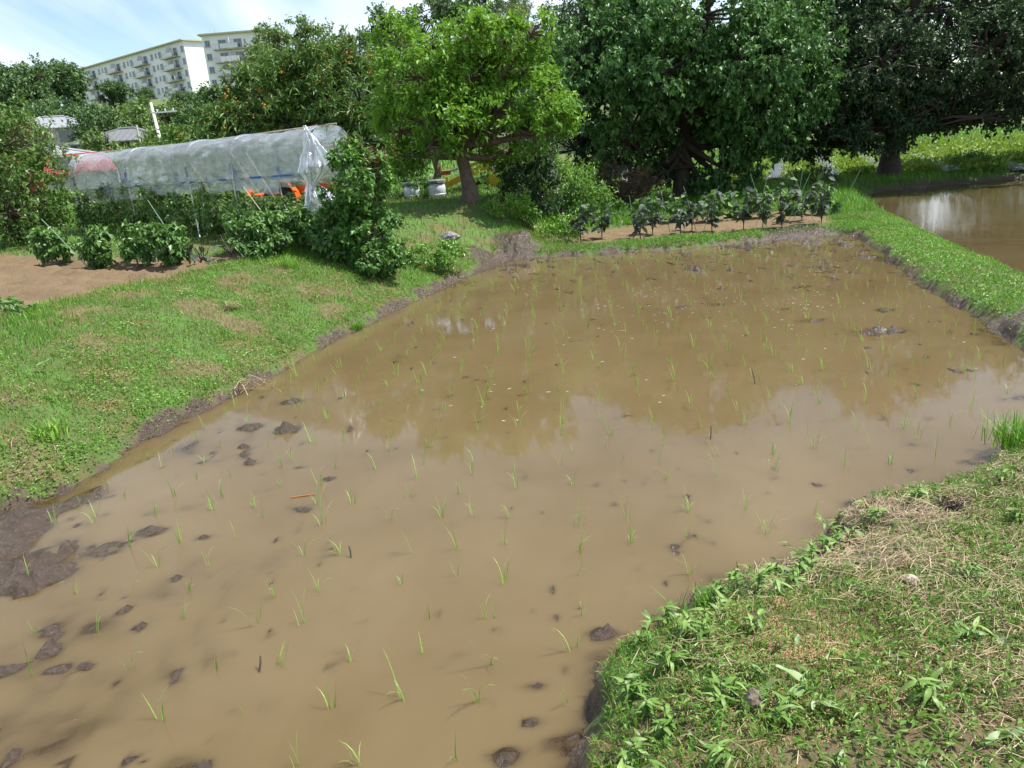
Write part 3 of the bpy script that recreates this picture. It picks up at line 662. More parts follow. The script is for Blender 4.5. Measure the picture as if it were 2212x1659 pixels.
tag(link('rice_hulls', npmesh('rice_hulls', V, F_, M_hull, dict(rnd=np.repeat(R.random(n), 4)))), 'pale rice hulls spilled in heaps among the weeds of the near bank', 'hulls', kind='stuff')
# pale bits afloat on the far half of the paddy
xx = R.uniform(-1, 6.3, 2600); yy = R.uniform(5.5, 13.8, 2600); zz, mk = lerp_land(xx, yy)
k = (mk['d1'] < -.1) & (R.random(2600) < .04 + .8 * ss((fbm(xx * 1.5, yy * 1.5, 181) - .52) / .12) * ss((xx * .5 + yy - 7) / 4)) & (zz < -.004)
P = np.stack([xx[k], yy[k], np.full(k.sum(), .002)], 1); n = len(P); az = R.normal(0, .5, n)
V, F_ = leafV(P, np.stack([np.cos(az), np.sin(az), np.zeros(n)], 1), np.tile([[0, 0, 1.]], (n, 1)), R.uniform(.012, .05, n), R.uniform(.006, .014, n), .05, 0)
tag(link('floating_bits', npmesh('floating_bits', V, F_, M_fleck, dict(rnd=np.repeat(R.random(n), 4)))), 'pale flecks floating on the far half of the paddy', 'scum', kind='stuff')

# ================================================================== RICE SEEDLINGS
SEED = [(-.87, 2.17), (-.65, 2.15), (-.31, 2.14), (-1.77, 2.46), (-1.49, 2.47), (-1.16, 2.47), (-.81, 2.46), (-.53, 2.47), (-.23, 2.43), (.11, 2.39), (-2.22, 2.83), (-1.77, 2.81), (-1.38, 2.76), (-1.1, 2.75), (-.79, 2.73), (-.48, 2.75), (-.18, 2.64), (.15, 2.69), (.19, 2.72), (-2.4, 3.16), (-2.08, 3.1), (-1.69, 3.15), (-1.3, 3.06), (-1.06, 3.04), (-.76, 3.03), (-.48, 2.99), (-.21, 2.96), (-.16, 2.97), (.23, 2.93), (-2.37, 3.48), (-2.06, 3.44), (-1.75, 3.41), (-1.28, 3.29), (-1.05, 3.3), (-.64, 3.31), (-.36, 3.35), (-.12, 3.26), (.25, 3.26), (.79, 3.19), (-2.71, 3.65), (-2.03, 3.69), (-1.73, 3.64), (-1.22, 3.68), (-1.01, 3.65), (-.61, 3.61), (-.36, 3.62), (-.1, 3.63), (.28, 3.49), (.55, 3.51), (.87, 3.53), (1.27, 3.5), (1.25, 3.58), (-2.73, 4.41), (-2.32, 3.97), (-2.01, 3.96), (-1.67, 3.94), (-1.6, 4.2), (-1.2, 4.03), (-.78, 4.01), (-.48, 4.0), (-.3, 3.99), (-.07, 3.92), (.3, 3.77), (.58, 3.82), (.94, 3.81), (1.26, 3.8), (1.6, 3.68)]
rowx = np.arange(-4, 8, .33); rowy = np.arange(4.3, 14.2, .27)
extra = []
for j, yy in enumerate(rowy):
    for xx in rowx:
        extra.append((xx + random.gauss(0, .028) + .02 * j, yy + random.gauss(0, .025) - .02 * xx))
ex = np.array(extra); ez, em = lerp_land(ex[:, 0], ex[:, 1]); ex = ex[(em['d1'] < -.16) & (R.random(len(ex)) < .93)]
allS = np.concatenate([np.array(SEED), ex])
order = np.argsort(np.hypot(allS[:, 0], allS[:, 1])); allS = allS[order]

def seedlingV(rs, far=False):
    nb = rs.choice([2, 3, 3, 4, 5, 6]) if not far else rs.choice([3, 4, 5])
    V = []; Fc = []; at = []
    leanaz = rs.uniform(0, 2 * PI)
    for b in range(nb):
        az = leanaz + rs.gauss(0, 1.2); ln = rs.uniform(.07, .19); arch = rs.choice([.15, .35, .5, .9, 1.35]) ; wd_ = rs.uniform(.0028, .0048) * (1.0 if far else 1.1)
        bx, by = rs.gauss(0, .010), rs.gauss(0, .010); p = Vector((bx, by, -.03)); th = rs.uniform(.03, .3); k = 5
        sd = Vector((-math.sin(az), math.cos(az), 0)); b0 = len(V); rv = rs.random()
        for s in range(k + 1):
            f = s / k; ww = wd_ * (1 - f ** 2.2) + .0004
            V += [p - sd * ww / 2, p + sd * ww / 2]; at += [rv, rv]
            th2 = th + arch * f * f * 1.5
            p = p + Vector((math.cos(az) * math.sin(th2), math.sin(az) * math.sin(th2), math.cos(th2))) * ((ln + .03) / k)
        for s in range(k):
            q0 = b0 + 2 * s; Fc.append((q0, q0 + 1, q0 + 3, q0 + 2))
    return np.array([tuple(v) for v in V]), np.array(Fc), np.array(at)
rs = random.Random(5)
protos = []
for i in range(16):
    V, Fq, at = seedlingV(rs); protos.append(npmesh('rice_seedling', V, Fq, M_rice, dict(rnd=at)))
for i, (x, y) in enumerate(allS[:300]):
    o = link('rice_seedling', protos[rs.randrange(16)], loc=(x, y, max(0, tz(x, y))), rot=(0, 0, rs.uniform(0, 6.28)), scale=rs.uniform(.75, 1.15))
    tag(o, 'young green rice seedling planted in the muddy paddy water', 'rice seedling', 'rice seedlings of the near half of the paddy')
Vs, Fs, As = [], [], []; b0 = 0
fz = np.maximum(0, lerp_land(allS[300:, 0], allS[300:, 1])[0])
for (x, y), z0 in zip(allS[300:], fz):
    V, Fq, at = seedlingV(rs, True); V = V * rs.uniform(.65, 1.0) + np.array([[x, y, z0]])
    Vs.append(V); Fs.append(Fq + b0); As.append(at); b0 += len(V)
tag(link('rice_seedlings', npmesh('rice_seedlings', np.concatenate(Vs), np.concatenate(Fs), M_rice, dict(rnd=np.concatenate(As)))), 'rows of small rice seedlings filling the far part of the paddy', 'rice seedlings', kind='stuff')

# ================================================================== TREES
def lobes_points(lobes, n, rg, shell, gap, gf, seed, cl=11):
    """twig starts gathered in clumps on the outer part of the lobes"""
    lb = np.array(lobes, float); vol = (lb[:, 3] * lb[:, 4] * lb[:, 5]) ** (2 / 3.); pr = vol / vol.sum()
    nc = max(10, int(n / cl * 1.6)); li = rg.choice(len(lb), nc, p=pr)
    d = nrm(rg.normal(size=(nc, 3))); r = (shell + (1 - shell) * rg.random(nc) ** .7) * np.where(rg.random(nc) < .16, rg.uniform(1.05, 1.28, nc), 1)
    C = lb[li, :3] + d * lb[li, 3:6] * r[:, None]
    deep = np.zeros(nc, bool)
    for i in range(len(lb)):
        q = (((C - lb[i, :3]) / lb[i, 3:6]) ** 2).sum(1); deep |= (q < .30)
    k = (n3(C * gf, seed) > gap) & (~deep | (rg.random(nc) < .3))
    C, d, li = C[k], d[k], li[k]
    cr = .36 * (lb[li, 3] * lb[li, 4] * lb[li, 5]) ** (1 / 3.) * rg.uniform(.5, 1.25, len(C))
    ci = rg.integers(0, len(C), n)
    od = nrm(rg.normal(size=(n, 3))); P = C[ci] + od * (rg.random(n) ** .5 * cr[ci])[:, None] * np.array([[1, 1, .62]])
    return P, nrm(d[ci] * .8 + od * .5), li[ci], rg.random(len(C))[ci]

def tree(name, label, base, lobes, trunk, leafm, barkm=M_bark, twigs=1500, per=9, L_=.12, W_=.06, tl=.25, droop=.3, up=.25, gap=.38, gf=.8, shell=.62, seed=1, group=None,
         limbs=True, cat='tree', twigmesh=0, fold=.15, rbias=0, fruit=0, whorl=False, trunkname='trunk'):
    """base = world position; lobes relative to base; trunk = (height, radius, lean x, lean y)"""
    rg = np.random.default_rng(seed)
    root = empty(name, base, label, cat, group)
    h, r0, lx, ly = trunk
    mb = MB()
    top = Vector((lx, ly, h))
    pts = [Vector((0, 0, -.15))]
    for i in range(1, 6):
        f = i / 5; pts.append(Vector((lx * f + rg.normal(0, r0 * .22), ly * f + rg.normal(0, r0 * .22), h * f)))
    mb.tube(pts, [r0 * (1.45 if i == 0 else 1.12 if i == 1 else 1 - .06 * i) for i in range(6)], 10)
    P, d, li, cv = lobes_points(lobes, twigs, rg, shell, gap, gf, seed)
    if limbs:
        for i, lb in enumerate(lobes):
            c = Vector(lb[:3]); s = pts[-1] if c.z > h else pts[4]
            mid = (s + c) / 2 + Vector(rg.normal(0, .12, 3)) * (c - s).length * .5 + Vector((0, 0, -.05 * (c - s).length))
            rr = r0 * .55
            mb.tube([s, s.lerp(mid, .6), mid, mid.lerp(c, .6), c], [rr, rr * .85, rr * .7, rr * .5, rr * .35], 7)
            sel = np.where(li == i)[0]
            for k in sel[:: max(1, len(sel) // 16)][:16]:
                e = Vector(P[k]); m2 = c.lerp(e, .5) + Vector(rg.normal(0, .06, 3)) * (e - c).length
                mb.tube([c, m2, e], [rr * .35, rr * .22, rr * .08], 5, cap=False)
    mb.build(trunkname, barkm, root, smooth=True)
    n = len(P)
    td = nrm(d * .9 + rg.normal(0, .55, (n, 3)) + np.array([[0, 0, up]]))
    tl_ = rg.uniform(.5, 1.3, n) * tl
    if twigmesh:
        sel = rg.choice(n, min(twigmesh, n), replace=False)
        a = P[sel] - td[sel] * tl_[sel][:, None] * 1.2; b = P[sel] + td[sel] * tl_[sel][:, None]
        s = nrm(np.cross(td[sel], rg.normal(size=(len(sel), 3)))) * .006
        s2 = nrm(np.cross(td[sel], s)) * .006
        V = np.stack([a - s, a + s, a + s2, b], 1).reshape(-1, 3); i = np.arange(len(sel))[:, None] * 4
        F_ = np.concatenate([i + np.array([[0, 1, 3]]), i + np.array([[1, 2, 3]]), i + np.array([[2, 0, 3]])], 1).reshape(-1, 3)
        tag(link('twigs', npmesh('twigs', V, F_, M_twig), root), kind='stuff')
    pi = np.repeat(np.arange(n), per); m = len(pi)
    f = rg.random(m) ** (.35 if whorl else .7)
    LP = P[pi] + td[pi] * (tl_[pi] * f)[:, None] + rg.normal(0, L_ * .12, (m, 3))
    ld = nrm(td[pi] * (.35 if not whorl else .55) + rg.normal(0, .62, (m, 3)) + np.array([[0, 0, -droop]]))
    ln_ = rg.normal(0, .42, (m, 3)) + np.array([[0, 0, 1.]]) + d[pi] * .35
    sz = rg.uniform(.42, 1.3, m)
    V, F_ = leafV(LP, ld, ln_, L_ * sz, W_ * sz, fold, .16)
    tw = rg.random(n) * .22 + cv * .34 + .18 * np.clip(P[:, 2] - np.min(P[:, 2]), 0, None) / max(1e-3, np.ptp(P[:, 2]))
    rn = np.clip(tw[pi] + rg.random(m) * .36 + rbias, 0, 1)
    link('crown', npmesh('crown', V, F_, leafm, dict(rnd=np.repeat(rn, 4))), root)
    if fruit:
        # small round fruit in bunches
        base_ = MB(); base_.lathe([(0.001, -.5), (.36, -.36), (.5, 0), (.36, .36), (.001, .5)], 6)
        bv = np.array(base_.v); bf = np.array(base_.f)
        up_ = np.where((P[:, 2] > np.percentile(P[:, 2], 30)) & (d[:, 1] < .35))[0]
        sel = rg.choice(up_, fruit, replace=False); FV, FF = [], []; b0 = 0
        for k in sel:
            for j in range(rg.integers(2, 8)):
                c = P[k] + td[k] * tl_[k] + rg.normal(0, .05, 3); FV.append(bv * rg.uniform(.042, .058) + c); FF.append(bf + b0); b0 += len(bv)
        tag(link('fruit', npmesh('fruit', np.concatenate(FV), np.concatenate(FF), M_fruit, smooth=True), root), 'bunches of small orange fruit', kind='stuff')
    return root

# the yellow-green tree in the middle
tree('fruit_tree', 'yellow-green broad-leaved fruit tree with a stout dark trunk in the middle', (-.62, 16.5, tz(-.62, 16.5)),
     [(-1.01, -0.21, 3.11, 0.51, 0.59, 0.37), (0.29, -0.29, 3.13, 0.54, 0.62, 0.39), (1.06, -0.1, 2.98, 0.45, 0.52, 0.32), (1.55, -0.26, 3.13, 0.33, 0.38, 0.24), (-0.74, -0.63, 2.45, 0.65, 0.74, 0.47), (0.35, -0.2, 2.45, 0.7, 0.81, 0.5), (1.35, 0.47, 2.45, 0.57, 0.66, 0.41), (-1.44, 0.31, 1.97, 0.41, 0.47, 0.29), (-1.27, 0.27, 1.51, 0.45, 0.52, 0.32), (-0.31, -0.43, 1.71, 0.7, 0.81, 0.5), (0.79, -0.03, 1.77, 0.72, 0.84, 0.52), (1.67, -0.36, 1.97, 0.43, 0.49, 0.31), (1.91, -0.49, 1.51, 0.35, 0.41, 0.26), (1.48, -0.58, 1.22, 0.41, 0.47, 0.29), (-0.66, -0.44, 1.17, 0.41, 0.47, 0.29), (0.43, 0.47, 1.17, 0.53, 0.61, 0.38), (1.02, 0.35, 0.98, 0.35, 0.41, 0.26), (-1.19, 0.32, 1.01, 0.31, 0.36, 0.23), (0.02, 0.31, 2.06, 0.54, 0.62, 0.39), (0.35, -0.23, 2.81, 0.44, 0.5, 0.31), (-0.39, -0.16, 2.98, 0.37, 0.43, 0.27)],
     (1.15, .16, .02, 0), M_persim, twigs=3000, per=8, L_=.13, W_=.06, tl=.30, droop=.3, up=.7, gap=.34, gf=1.6, seed=3, twigmesh=900)
# second trunk close behind it
tree('small_tree', 'slim pale-trunked tree close behind the yellow-green tree, its base by the white pots', (-1.45, 19.0, tz(-1.45, 19.0)),
     [(.1, .2, 2.3, 1.0, 1.0, .8), (-.5, .1, 1.9, .8, .8, .6), (.7, .1, 1.8, .8, .8, .6)], (1.35, .10, .12, 0), M_shrub, twigs=700, per=8, L_=.11, W_=.06, tl=.2, gap=.36, gf=1.4, seed=4)
tree('small_tree', 'thin dark-trunked sapling to the right of the yellow machine', (.95, 19.6, tz(.95, 19.6)),
     [(.1, .2, 2.5, .9, .9, .8), (.6, .1, 2.0, .8, .8, .6), (-.4, 0, 2.9, .7, .7, .6)], (1.5, .085, .05, 0), M_mulb, M_barkd, twigs=600, per=8, L_=.11, W_=.06, tl=.2, gap=.36, gf=1.4, seed=5)
# loquat behind the tunnel
tree('loquat_tree', 'dense dark loquat tree with bunches of orange fruit behind the plastic tunnel', (-5.6, 25, tz(-5.6, 25)),
     [(.5, 0, 2.75, 1.9, 1.7, 1.35), (-1.2, 0, 2.5, 1.6, 1.5, 1.2), (1.7, -.2, 2.3, 1.4, 1.4, 1.3), (-2.3, -.2, 1.9, 1.1, 1.1, .9), (.2, -.8, 1.9, 1.9, 1.2, 1.2), (.9, -.3, 3.25, 1.0, 1.1, .8), (2.3, -.2, 1.2, 1.2, 1.2, 1.1), (0, -.4, 1.0, 1.7, 1.2, .9)],
     (1.4, .18, 0, 0), M_loquat, M_barkd, twigs=2600, per=9, L_=.24, W_=.062, tl=.22, droop=.35, up=.45, gap=.36, gf=1.1, seed=6, fruit=150, whorl=True, fold=.1)
tree('loquat_tree', 'low pale-leaved loquat bush above the middle of the plastic tunnel', (-8.6, 24, tz(-8.6, 24)),
     [(0, 0, 1.5, 1.3, 1.1, .8), (1.4, 0, 1.35, 1.2, 1.0, .75), (-1.4, .2, 1.1, 1.2, 1, .7), (2.6, 0, 1.2, 1.1, 1.0, .7)], (.7, .1, 0, 0), M_loquat, M_barkd, twigs=1100, per=8, L_=.22, W_=.06, tl=.2, up=.5, gap=.33, gf=1.2, seed=7, fruit=8, whorl=True, rbias=.2)
# big dark trees on the right
tree('mulberry_tree', 'large dark mulberry with sunlit drooping leaves behind the eggplant bed', (5.45, 22.4, tz(5.45, 22.4)),
     [(0, 0, 4.7, 2.4, 2.2, 1.7), (-2.2, 0, 3.9, 1.8, 1.8, 1.5), (2.1, -.1, 4.0, 1.7, 1.8, 1.5), (-1.2, -.7, 2.7, 1.8, 1.5, 1.2), (1.6, -.9, 2.6, 1.7, 1.4, 1.1), (.2, -.4, 3.3, 2.3, 1.9, 1.4), (2.7, -.3, 2.6, 1.1, 1.2, .9),
      (0, 0, 1.6, 1.1, 1.2, .9), (.9, -.4, 1.4, 1.0, 1.0, .7), (-.6, .3, 5.9, 1.2, 1.2, .7), (1.5, .2, 5.6, 1.1, 1.2, .7), (.2, -.3, .9, .9, .8, .7), (-.5, -.3, .8, .7, .7, .6), (.8, -.3, .7, .6, .6, .5), (-1.0, -2.0, 3.3, 1.6, 1.2, .9), (1.0, -2.1, 3.4, 1.7, 1.2, 1.0), (0, -1.6, 4.6, 1.7, 1.3, 1.0), (0, .8, 5.3, 1.8, 1.4, 1.0), (-1.3, .6, 5.0, 1.4, 1.2, .9), (-1.6, -.6, 1.7, 1.2, 1.0, .8), (-.7, -.9, 1.1, 1.1, .9, .7), (1.7, -.9, 1.7, 1.2, 1.0, .7), (.7, -1.0, .9, .9, .8, .6), (.6, -.4, 5.7, 1.3, 1.1, .8), (-.4, -.6, 5.2, 1.3, 1.1, .8)],
     (2.0, .24, .1, .1), M_mulb, M_barkd, twigs=8000, per=13, L_=.135, W_=.08, tl=.36, droop=.75, up=.2, gap=.40, gf=.95, seed=8, twigmesh=600)
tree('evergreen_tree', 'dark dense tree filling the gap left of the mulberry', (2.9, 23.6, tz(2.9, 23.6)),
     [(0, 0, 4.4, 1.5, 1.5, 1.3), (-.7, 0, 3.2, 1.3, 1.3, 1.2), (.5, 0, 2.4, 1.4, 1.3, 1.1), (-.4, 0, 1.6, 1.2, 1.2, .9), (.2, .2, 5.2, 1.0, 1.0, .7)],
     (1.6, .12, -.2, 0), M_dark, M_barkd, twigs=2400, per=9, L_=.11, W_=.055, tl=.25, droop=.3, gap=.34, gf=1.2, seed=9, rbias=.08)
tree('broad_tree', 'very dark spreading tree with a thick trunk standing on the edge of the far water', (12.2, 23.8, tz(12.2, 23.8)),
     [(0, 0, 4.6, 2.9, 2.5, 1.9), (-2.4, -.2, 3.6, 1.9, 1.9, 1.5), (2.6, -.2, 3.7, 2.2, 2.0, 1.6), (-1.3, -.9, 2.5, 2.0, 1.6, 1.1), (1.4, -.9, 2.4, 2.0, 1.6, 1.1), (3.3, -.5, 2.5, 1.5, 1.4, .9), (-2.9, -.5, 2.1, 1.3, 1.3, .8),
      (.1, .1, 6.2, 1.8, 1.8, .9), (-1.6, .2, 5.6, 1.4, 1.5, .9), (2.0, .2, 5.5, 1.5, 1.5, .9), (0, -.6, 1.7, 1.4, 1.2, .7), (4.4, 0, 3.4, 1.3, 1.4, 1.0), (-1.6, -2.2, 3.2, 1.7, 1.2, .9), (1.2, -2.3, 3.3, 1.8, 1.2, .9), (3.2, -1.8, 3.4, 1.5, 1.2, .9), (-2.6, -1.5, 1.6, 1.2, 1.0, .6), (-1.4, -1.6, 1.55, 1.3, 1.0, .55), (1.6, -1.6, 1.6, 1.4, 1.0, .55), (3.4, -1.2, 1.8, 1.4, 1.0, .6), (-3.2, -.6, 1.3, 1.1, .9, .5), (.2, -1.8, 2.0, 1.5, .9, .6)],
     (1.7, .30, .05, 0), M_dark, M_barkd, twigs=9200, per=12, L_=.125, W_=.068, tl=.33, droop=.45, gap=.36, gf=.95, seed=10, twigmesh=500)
tree('broad_tree', 'dark tree at the right edge of the picture beyond the flooded field', (18.6, 25.5, tz(18.6, 25.5)),
     [(0, 0, 4.4, 2.4, 2.3, 1.9), (-1.6, -.2, 3.2, 1.6, 1.6, 1.2), (1.6, 0, 3.4, 1.8, 1.7, 1.3), (0, 0, 5.8, 1.6, 1.6, 1.0)],
     (1.9, .24, 0, 0), M_mulb, M_barkd, twigs=2300, per=9, L_=.17, W_=.09, tl=.35, droop=.4, gap=.38, gf=.9, seed=12)
# left edge tree
tree('leafy_tree', 'bushy light green tree at the left edge beside the bare soil', (-9.5, 15.2, tz(-9.5, 15.2)),
     [(0, 0, 1.5, 1.05, 1.0, .95), (.45, -.2, 1.0, .8, .8, .7), (-.4, 0, 2.1, .9, .9, .7), (.3, 0, 1.85, .75, .8, .6), (.2, -.3, .6, .8, .7, .5), (-.9, 0, 1.2, .9, .9, .9)],
     (.8, .09, 0, 0), M_leftt, twigs=2300, per=8, L_=.10, W_=.042, tl=.2, droop=.25, up=.35, gap=.34, gf=1.8, seed=13, twigmesh=300)
# shrub at the corner of the bank
sx, sy = -2.0, 11.55
sh = tree('shrub', 'tall leafy shrub with reddish young shoots at the right end of the plastic tunnel', (sx, sy, tz(sx, sy)),
     [(0, 0, 1.2, .36, .36, .45), (-.1, 0, .6, .40, .38, .42), (.18, -.1, .5, .36, .36, .4), (-.1, .1, 1.6, .24, .24, .25), (-.28, 0, .95, .24, .24, .35), (.22, 0, 1.35, .2, .2, .3), (.15, -.25, .2, .38, .36, .26)],
     (.5, .03, 0, 0), M_shrub, M_twig, twigs=1700, per=7, L_=.075, W_=.052, tl=.11, droop=.3, up=.4, gap=.32, gf=4, seed=14, cat='shrub', trunkname='stems', rbias=.05)
rg = np.random.default_rng(77); pts_, dd = [], []
mb = MB(); 
for k in range(30):
    a = Vector((rg.normal(-.02, .2), rg.normal(0, .18), 1.35 + rg.random() * .3)); t = Vector((rg.normal(0, .16), rg.normal(0, .16), rg.uniform(.16, .36)))
    mb.tube([a, a + t * .5, a + t], [.004, .003, .002], 4)
    for j in range(14): pts_.append(a + t * rg.uniform(.2, 1)); dd.append((rg.normal(), rg.normal(), rg.normal() * .5))
tag(mb.build('shoot_stems', M_redshoot, sh), kind='stuff')
V, F_ = leafV(np.array([tuple(p) for p in pts_]), np.array(dd), np.tile([[0, 0, 1.]], (len(pts_), 1)) + rg.normal(0, .4, (len(pts_), 3)), rg.uniform(.035, .065, len(pts_)), rg.uniform(.016, .03, len(pts_)))
tag(link('young_shoots', npmesh('young_shoots', V, F_, M_redshoot, dict(rnd=np.repeat(rg.random(len(pts_)), 4))), sh), 'reddish new leaves on the shoot tips', kind='stuff')
tree('shrub', 'dark glossy evergreen shrub right of the yellow-green tree', (.75, 17.2, tz(.75, 17.2)),
     [(0, 0, .75, .55, .5, .55), (-.2, 0, 1.2, .45, .45, .4), (.3, -.1, .45, .45, .4, .42), (.2, 0, 1.1, .42, .4, .4), (-.25, -.2, .4, .42, .4, .38)],
     (.4, .05, 0, 0), M_dark, M_barkd, twigs=1500, per=8, L_=.07, W_=.036, tl=.12, gap=.3, gf=3, seed=15, cat='shrub', trunkname='stems', rbias=.25)
tree('shrub', 'bright green shrub with feathery compound leaves behind the dark glossy shrub', (1.5, 18.4, tz(1.5, 18.4)),
     [(0, 0, .95, .6, .5, .45), (.45, -.1, .75, .5, .45, .4), (-.3, 0, 1.1, .45, .45, .38), (.7, -.2, .4, .4, .4, .35)],
     (.5, .04, 0, 0), M_bright, M_twig, twigs=520, per=12, L_=.115, W_=.036, tl=.30, droop=.35, up=.4, gap=.36, gf=2.4, seed=16, cat='shrub', trunkname='stems')
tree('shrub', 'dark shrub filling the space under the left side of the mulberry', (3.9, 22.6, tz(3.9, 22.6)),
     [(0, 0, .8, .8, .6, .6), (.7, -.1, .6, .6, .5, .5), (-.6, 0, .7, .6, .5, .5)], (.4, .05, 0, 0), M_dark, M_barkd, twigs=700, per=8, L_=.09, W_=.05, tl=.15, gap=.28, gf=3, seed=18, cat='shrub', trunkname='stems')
tree('dry_brush', 'brown dead brush pile in the shade beside the mulberry', (3.2, 21.0, tz(3.2, 21.0)),
     [(0, 0, .45, .8, .6, .55), (.6, 0, .35, .6, .5, .4)], (.3, .03, 0, 0), M_brush, M_barkd, twigs=700, per=4, L_=.22, W_=.012, tl=.3, droop=-.1, gap=.2, seed=17, cat='brush', trunkname='stems')
for k, (x, y, h, lab) in enumerate([(2.3, 17.9, .5, 'leafy weeds at the foot of the bright compound-leaved shrub'), (.2, 15.9, .35, 'low weeds growing down the slope below the yellow-green tree'), (1.1, 15.9, .4, 'weeds at the left end of the eggplant bed'),
                                    (-1.15, 12.6, .35, 'light green weeds to the right of the tall shrub'), (-2.0, 18.2, .5, 'tangled weeds around the white pots'), (.1, 18.3, .55, 'weeds in front of the yellow machine'), (6.9, 22.2, .5, 'dark weeds right of the mulberry trunk'), (9.6, 23.6, .45, 'weeds on the shaded bank left of the thick trunk'), (14.6, 23.6, .5, 'weeds on the shaded bank right of the thick trunk'), (-9.4, 16.9, .5, 'weeds behind the light green tree at the left edge')]):
    tree('weed_clump', lab, (x, y, tz(x, y)), [(0, 0, h * .5, h * 1.5, h * 1.1, h * .55), (h * .8, .1, h * .45, h, h, h * .5)], (h * .3, .01, 0, 0), M_bright if k in (3,) else M_clover if k in (1, 2, 5) else M_shrub, M_twig,
         twigs=340, per=6, L_=.07, W_=.035, tl=.1, up=.6, gap=.25, gf=3, seed=40 + k, cat='weeds', trunkname='stems', limbs=False)

# trees on the hill behind; (x, y, z of the top, half width, kind, label)
HT = [(-69, 120, 19.5, 6.2, 0, 'dark broad-leaved tree on the left edge of the hill top'), (-72.5, 137, 22.3, 6.4, 0, 'tall dark tree on the hill just left of the long apartment block'),
      (-58, 106, 12.8, 5.0, 0, 'rounded dark tree on the hillside below the tall trees at far left'), (-51.5, 84, 9.0, 3.0, 1, 'paler tree low on the left edge of the hillside'),
      (-42.2, 86, 10.0, 2.9, 0, 'dark tree to the right of the grey hip roof'), (-36.5, 76, 8.5, 2.6, 0, 'dark bushy tree above the red metal roof'),
      (-29.0, 60, 6.2, 2.0, 1, 'round light green tree in front of the dark tiled house'), (-41.0, 92, 9.7, 3.4, 1, 'light green scrub on the slope below the apartment balconies'),
      (-46.0, 104, 11.2, 3.6, 1, 'grassy-looking scrub under the left part of the apartment block'), (-35.2, 95, 11.9, 3.5, 0, 'dark tree below the white end wall of the apartment block'),
      (-28.6, 85, 11.0, 2.8, 0, 'dark tree below the right-hand apartment block'), (-31.0, 78, 8.6, 2.6, 1, 'broad-leaved tree right of the concrete utility pole'),
      (-22.9, 65, 7.4, 2.6, 0, 'dark tree rising over the middle of the plastic tunnel'), (-24.6, 60, 5.6, 1.8, 1, 'small tree by the wall of the dark tiled house'),
      (-18.5, 58, 6.6, 2.6, 0, 'dark tree at the left shoulder of the loquat tree'), (-21.7, 80, 13.7, 4.2, 1, 'pale domed tree above the loquat tree'),
      (-20.0, 92, 18.0, 6.6, 1, 'big domed tree crowning the hill right of the apartment blocks'), (-22.4, 86, 17.2, 4.2, 1, 'dark slender tree against the right-hand apartment block'),
      (-13.8, 90, 16.4, 3.2, 1, 'open-crowned tree at the right end of the hill dome'), (-10.6, 85, 17.4, 4.4, 0, 'tall tree behind the left side of the yellow-green tree'),
      (-4.6, 92, 19.6, 5.6, 0, 'tall tree behind the top of the yellow-green tree'), (1.2, 98, 21.6, 6.0, 0, 'dark tree behind the bamboo grove'),
      (-11, 60, 9.0, 4.0, 0, 'dark tree on the slope between the loquat and the yellow-green tree'), (-3.5, 55, 8.2, 4.0, 0, 'dark tree low behind the yellow-green tree'),
      (9, 80, 14.5, 5.5, 0, 'background tree behind the left half of the mulberry'), (19, 84, 15, 6.0, 0, 'background tree behind the gap between the two dark trees'), (31, 86, 15, 6.5, 0, 'background tree behind the thick-trunked tree'),
      (45, 90, 16, 7, 0, 'background tree behind the right edge of the far water'), (60, 92, 16, 7, 0, 'background tree seen past the dark tree at the right edge'),
      (-86, 150, 22, 7.5, 0, 'farthest dark tree at the left end of the hill')]
for i, (x, y, zt_, hw, kd, lab) in enumerate(HT):
    zb = tz(x, y); h = max(zt_ - zb, hw * 1.1); hw = hw * .84; h = h * .95; rg = np.random.default_rng(200 + i)
    lob = [(0, 0, h * .62, hw * .85, hw * .85, h * .30)]
    for k in range(7):
        an = rg.uniform(0, 2 * PI); rr = hw * rg.uniform(.35, .65); sz_ = hw * rg.uniform(.34, .55)
        lob.append((rr * math.cos(an), rr * math.sin(an), h * rg.uniform(.35, .86), sz_, sz_, sz_ * .75))
    lob.append((rg.normal(0, hw * .2), 0, h - hw * .32, hw * .5, hw * .5, hw * .34))
    lob.append((rg.normal(0, hw * .2), -hw * .3, h * .3, hw * .8, hw * .7, h * .2))
    dsc = y / 85.
    tree('hill_tree', lab, (x, y, zb), lob, (h * .4, .18 + hw * .03, 0, 0), (M_hill, M_hill2)[kd], M_barkd, twigs=int(520 + 75 * hw * hw / max(dsc, .7) ** 1.2), per=7, L_=.34 * max(dsc, .75), W_=.19 * max(dsc, .75), tl=.55 * max(dsc, .75), droop=.2, up=.35,
         gap=.36, gf=.55, seed=300 + i, group='trees on the hill behind')
for i, (x, y, zt_, hw, lab) in enumerate([(-69.6, 150, 19.1, 1.7, 'left of the three small pines in front of the apartment balconies'), (-67.4, 149, 18.4, 1.9, 'middle of the three small pines in front of the apartment balconies'), (-62.6, 146, 17.2, 1.8, 'right of the three small pines in front of the apartment balconies')]):
    zb = tz(x, y); h = zt_ - zb
    tree('pine_tree', lab, (x, y, zb), [(0, 0, h - .9, hw, hw, .8), (.6, 0, h - 2.2, hw * .8, hw * .7, .6), (-.7, 0, h - 2.9, hw * .7, hw * .7, .6)], (h * .9, .22, .3, 0), M_hill, M_bark, twigs=420, per=7, L_=.5, W_=.2, tl=.5, gap=.36, gf=.8, seed=350 + i, group='pines by the apartment block', limbs=False)
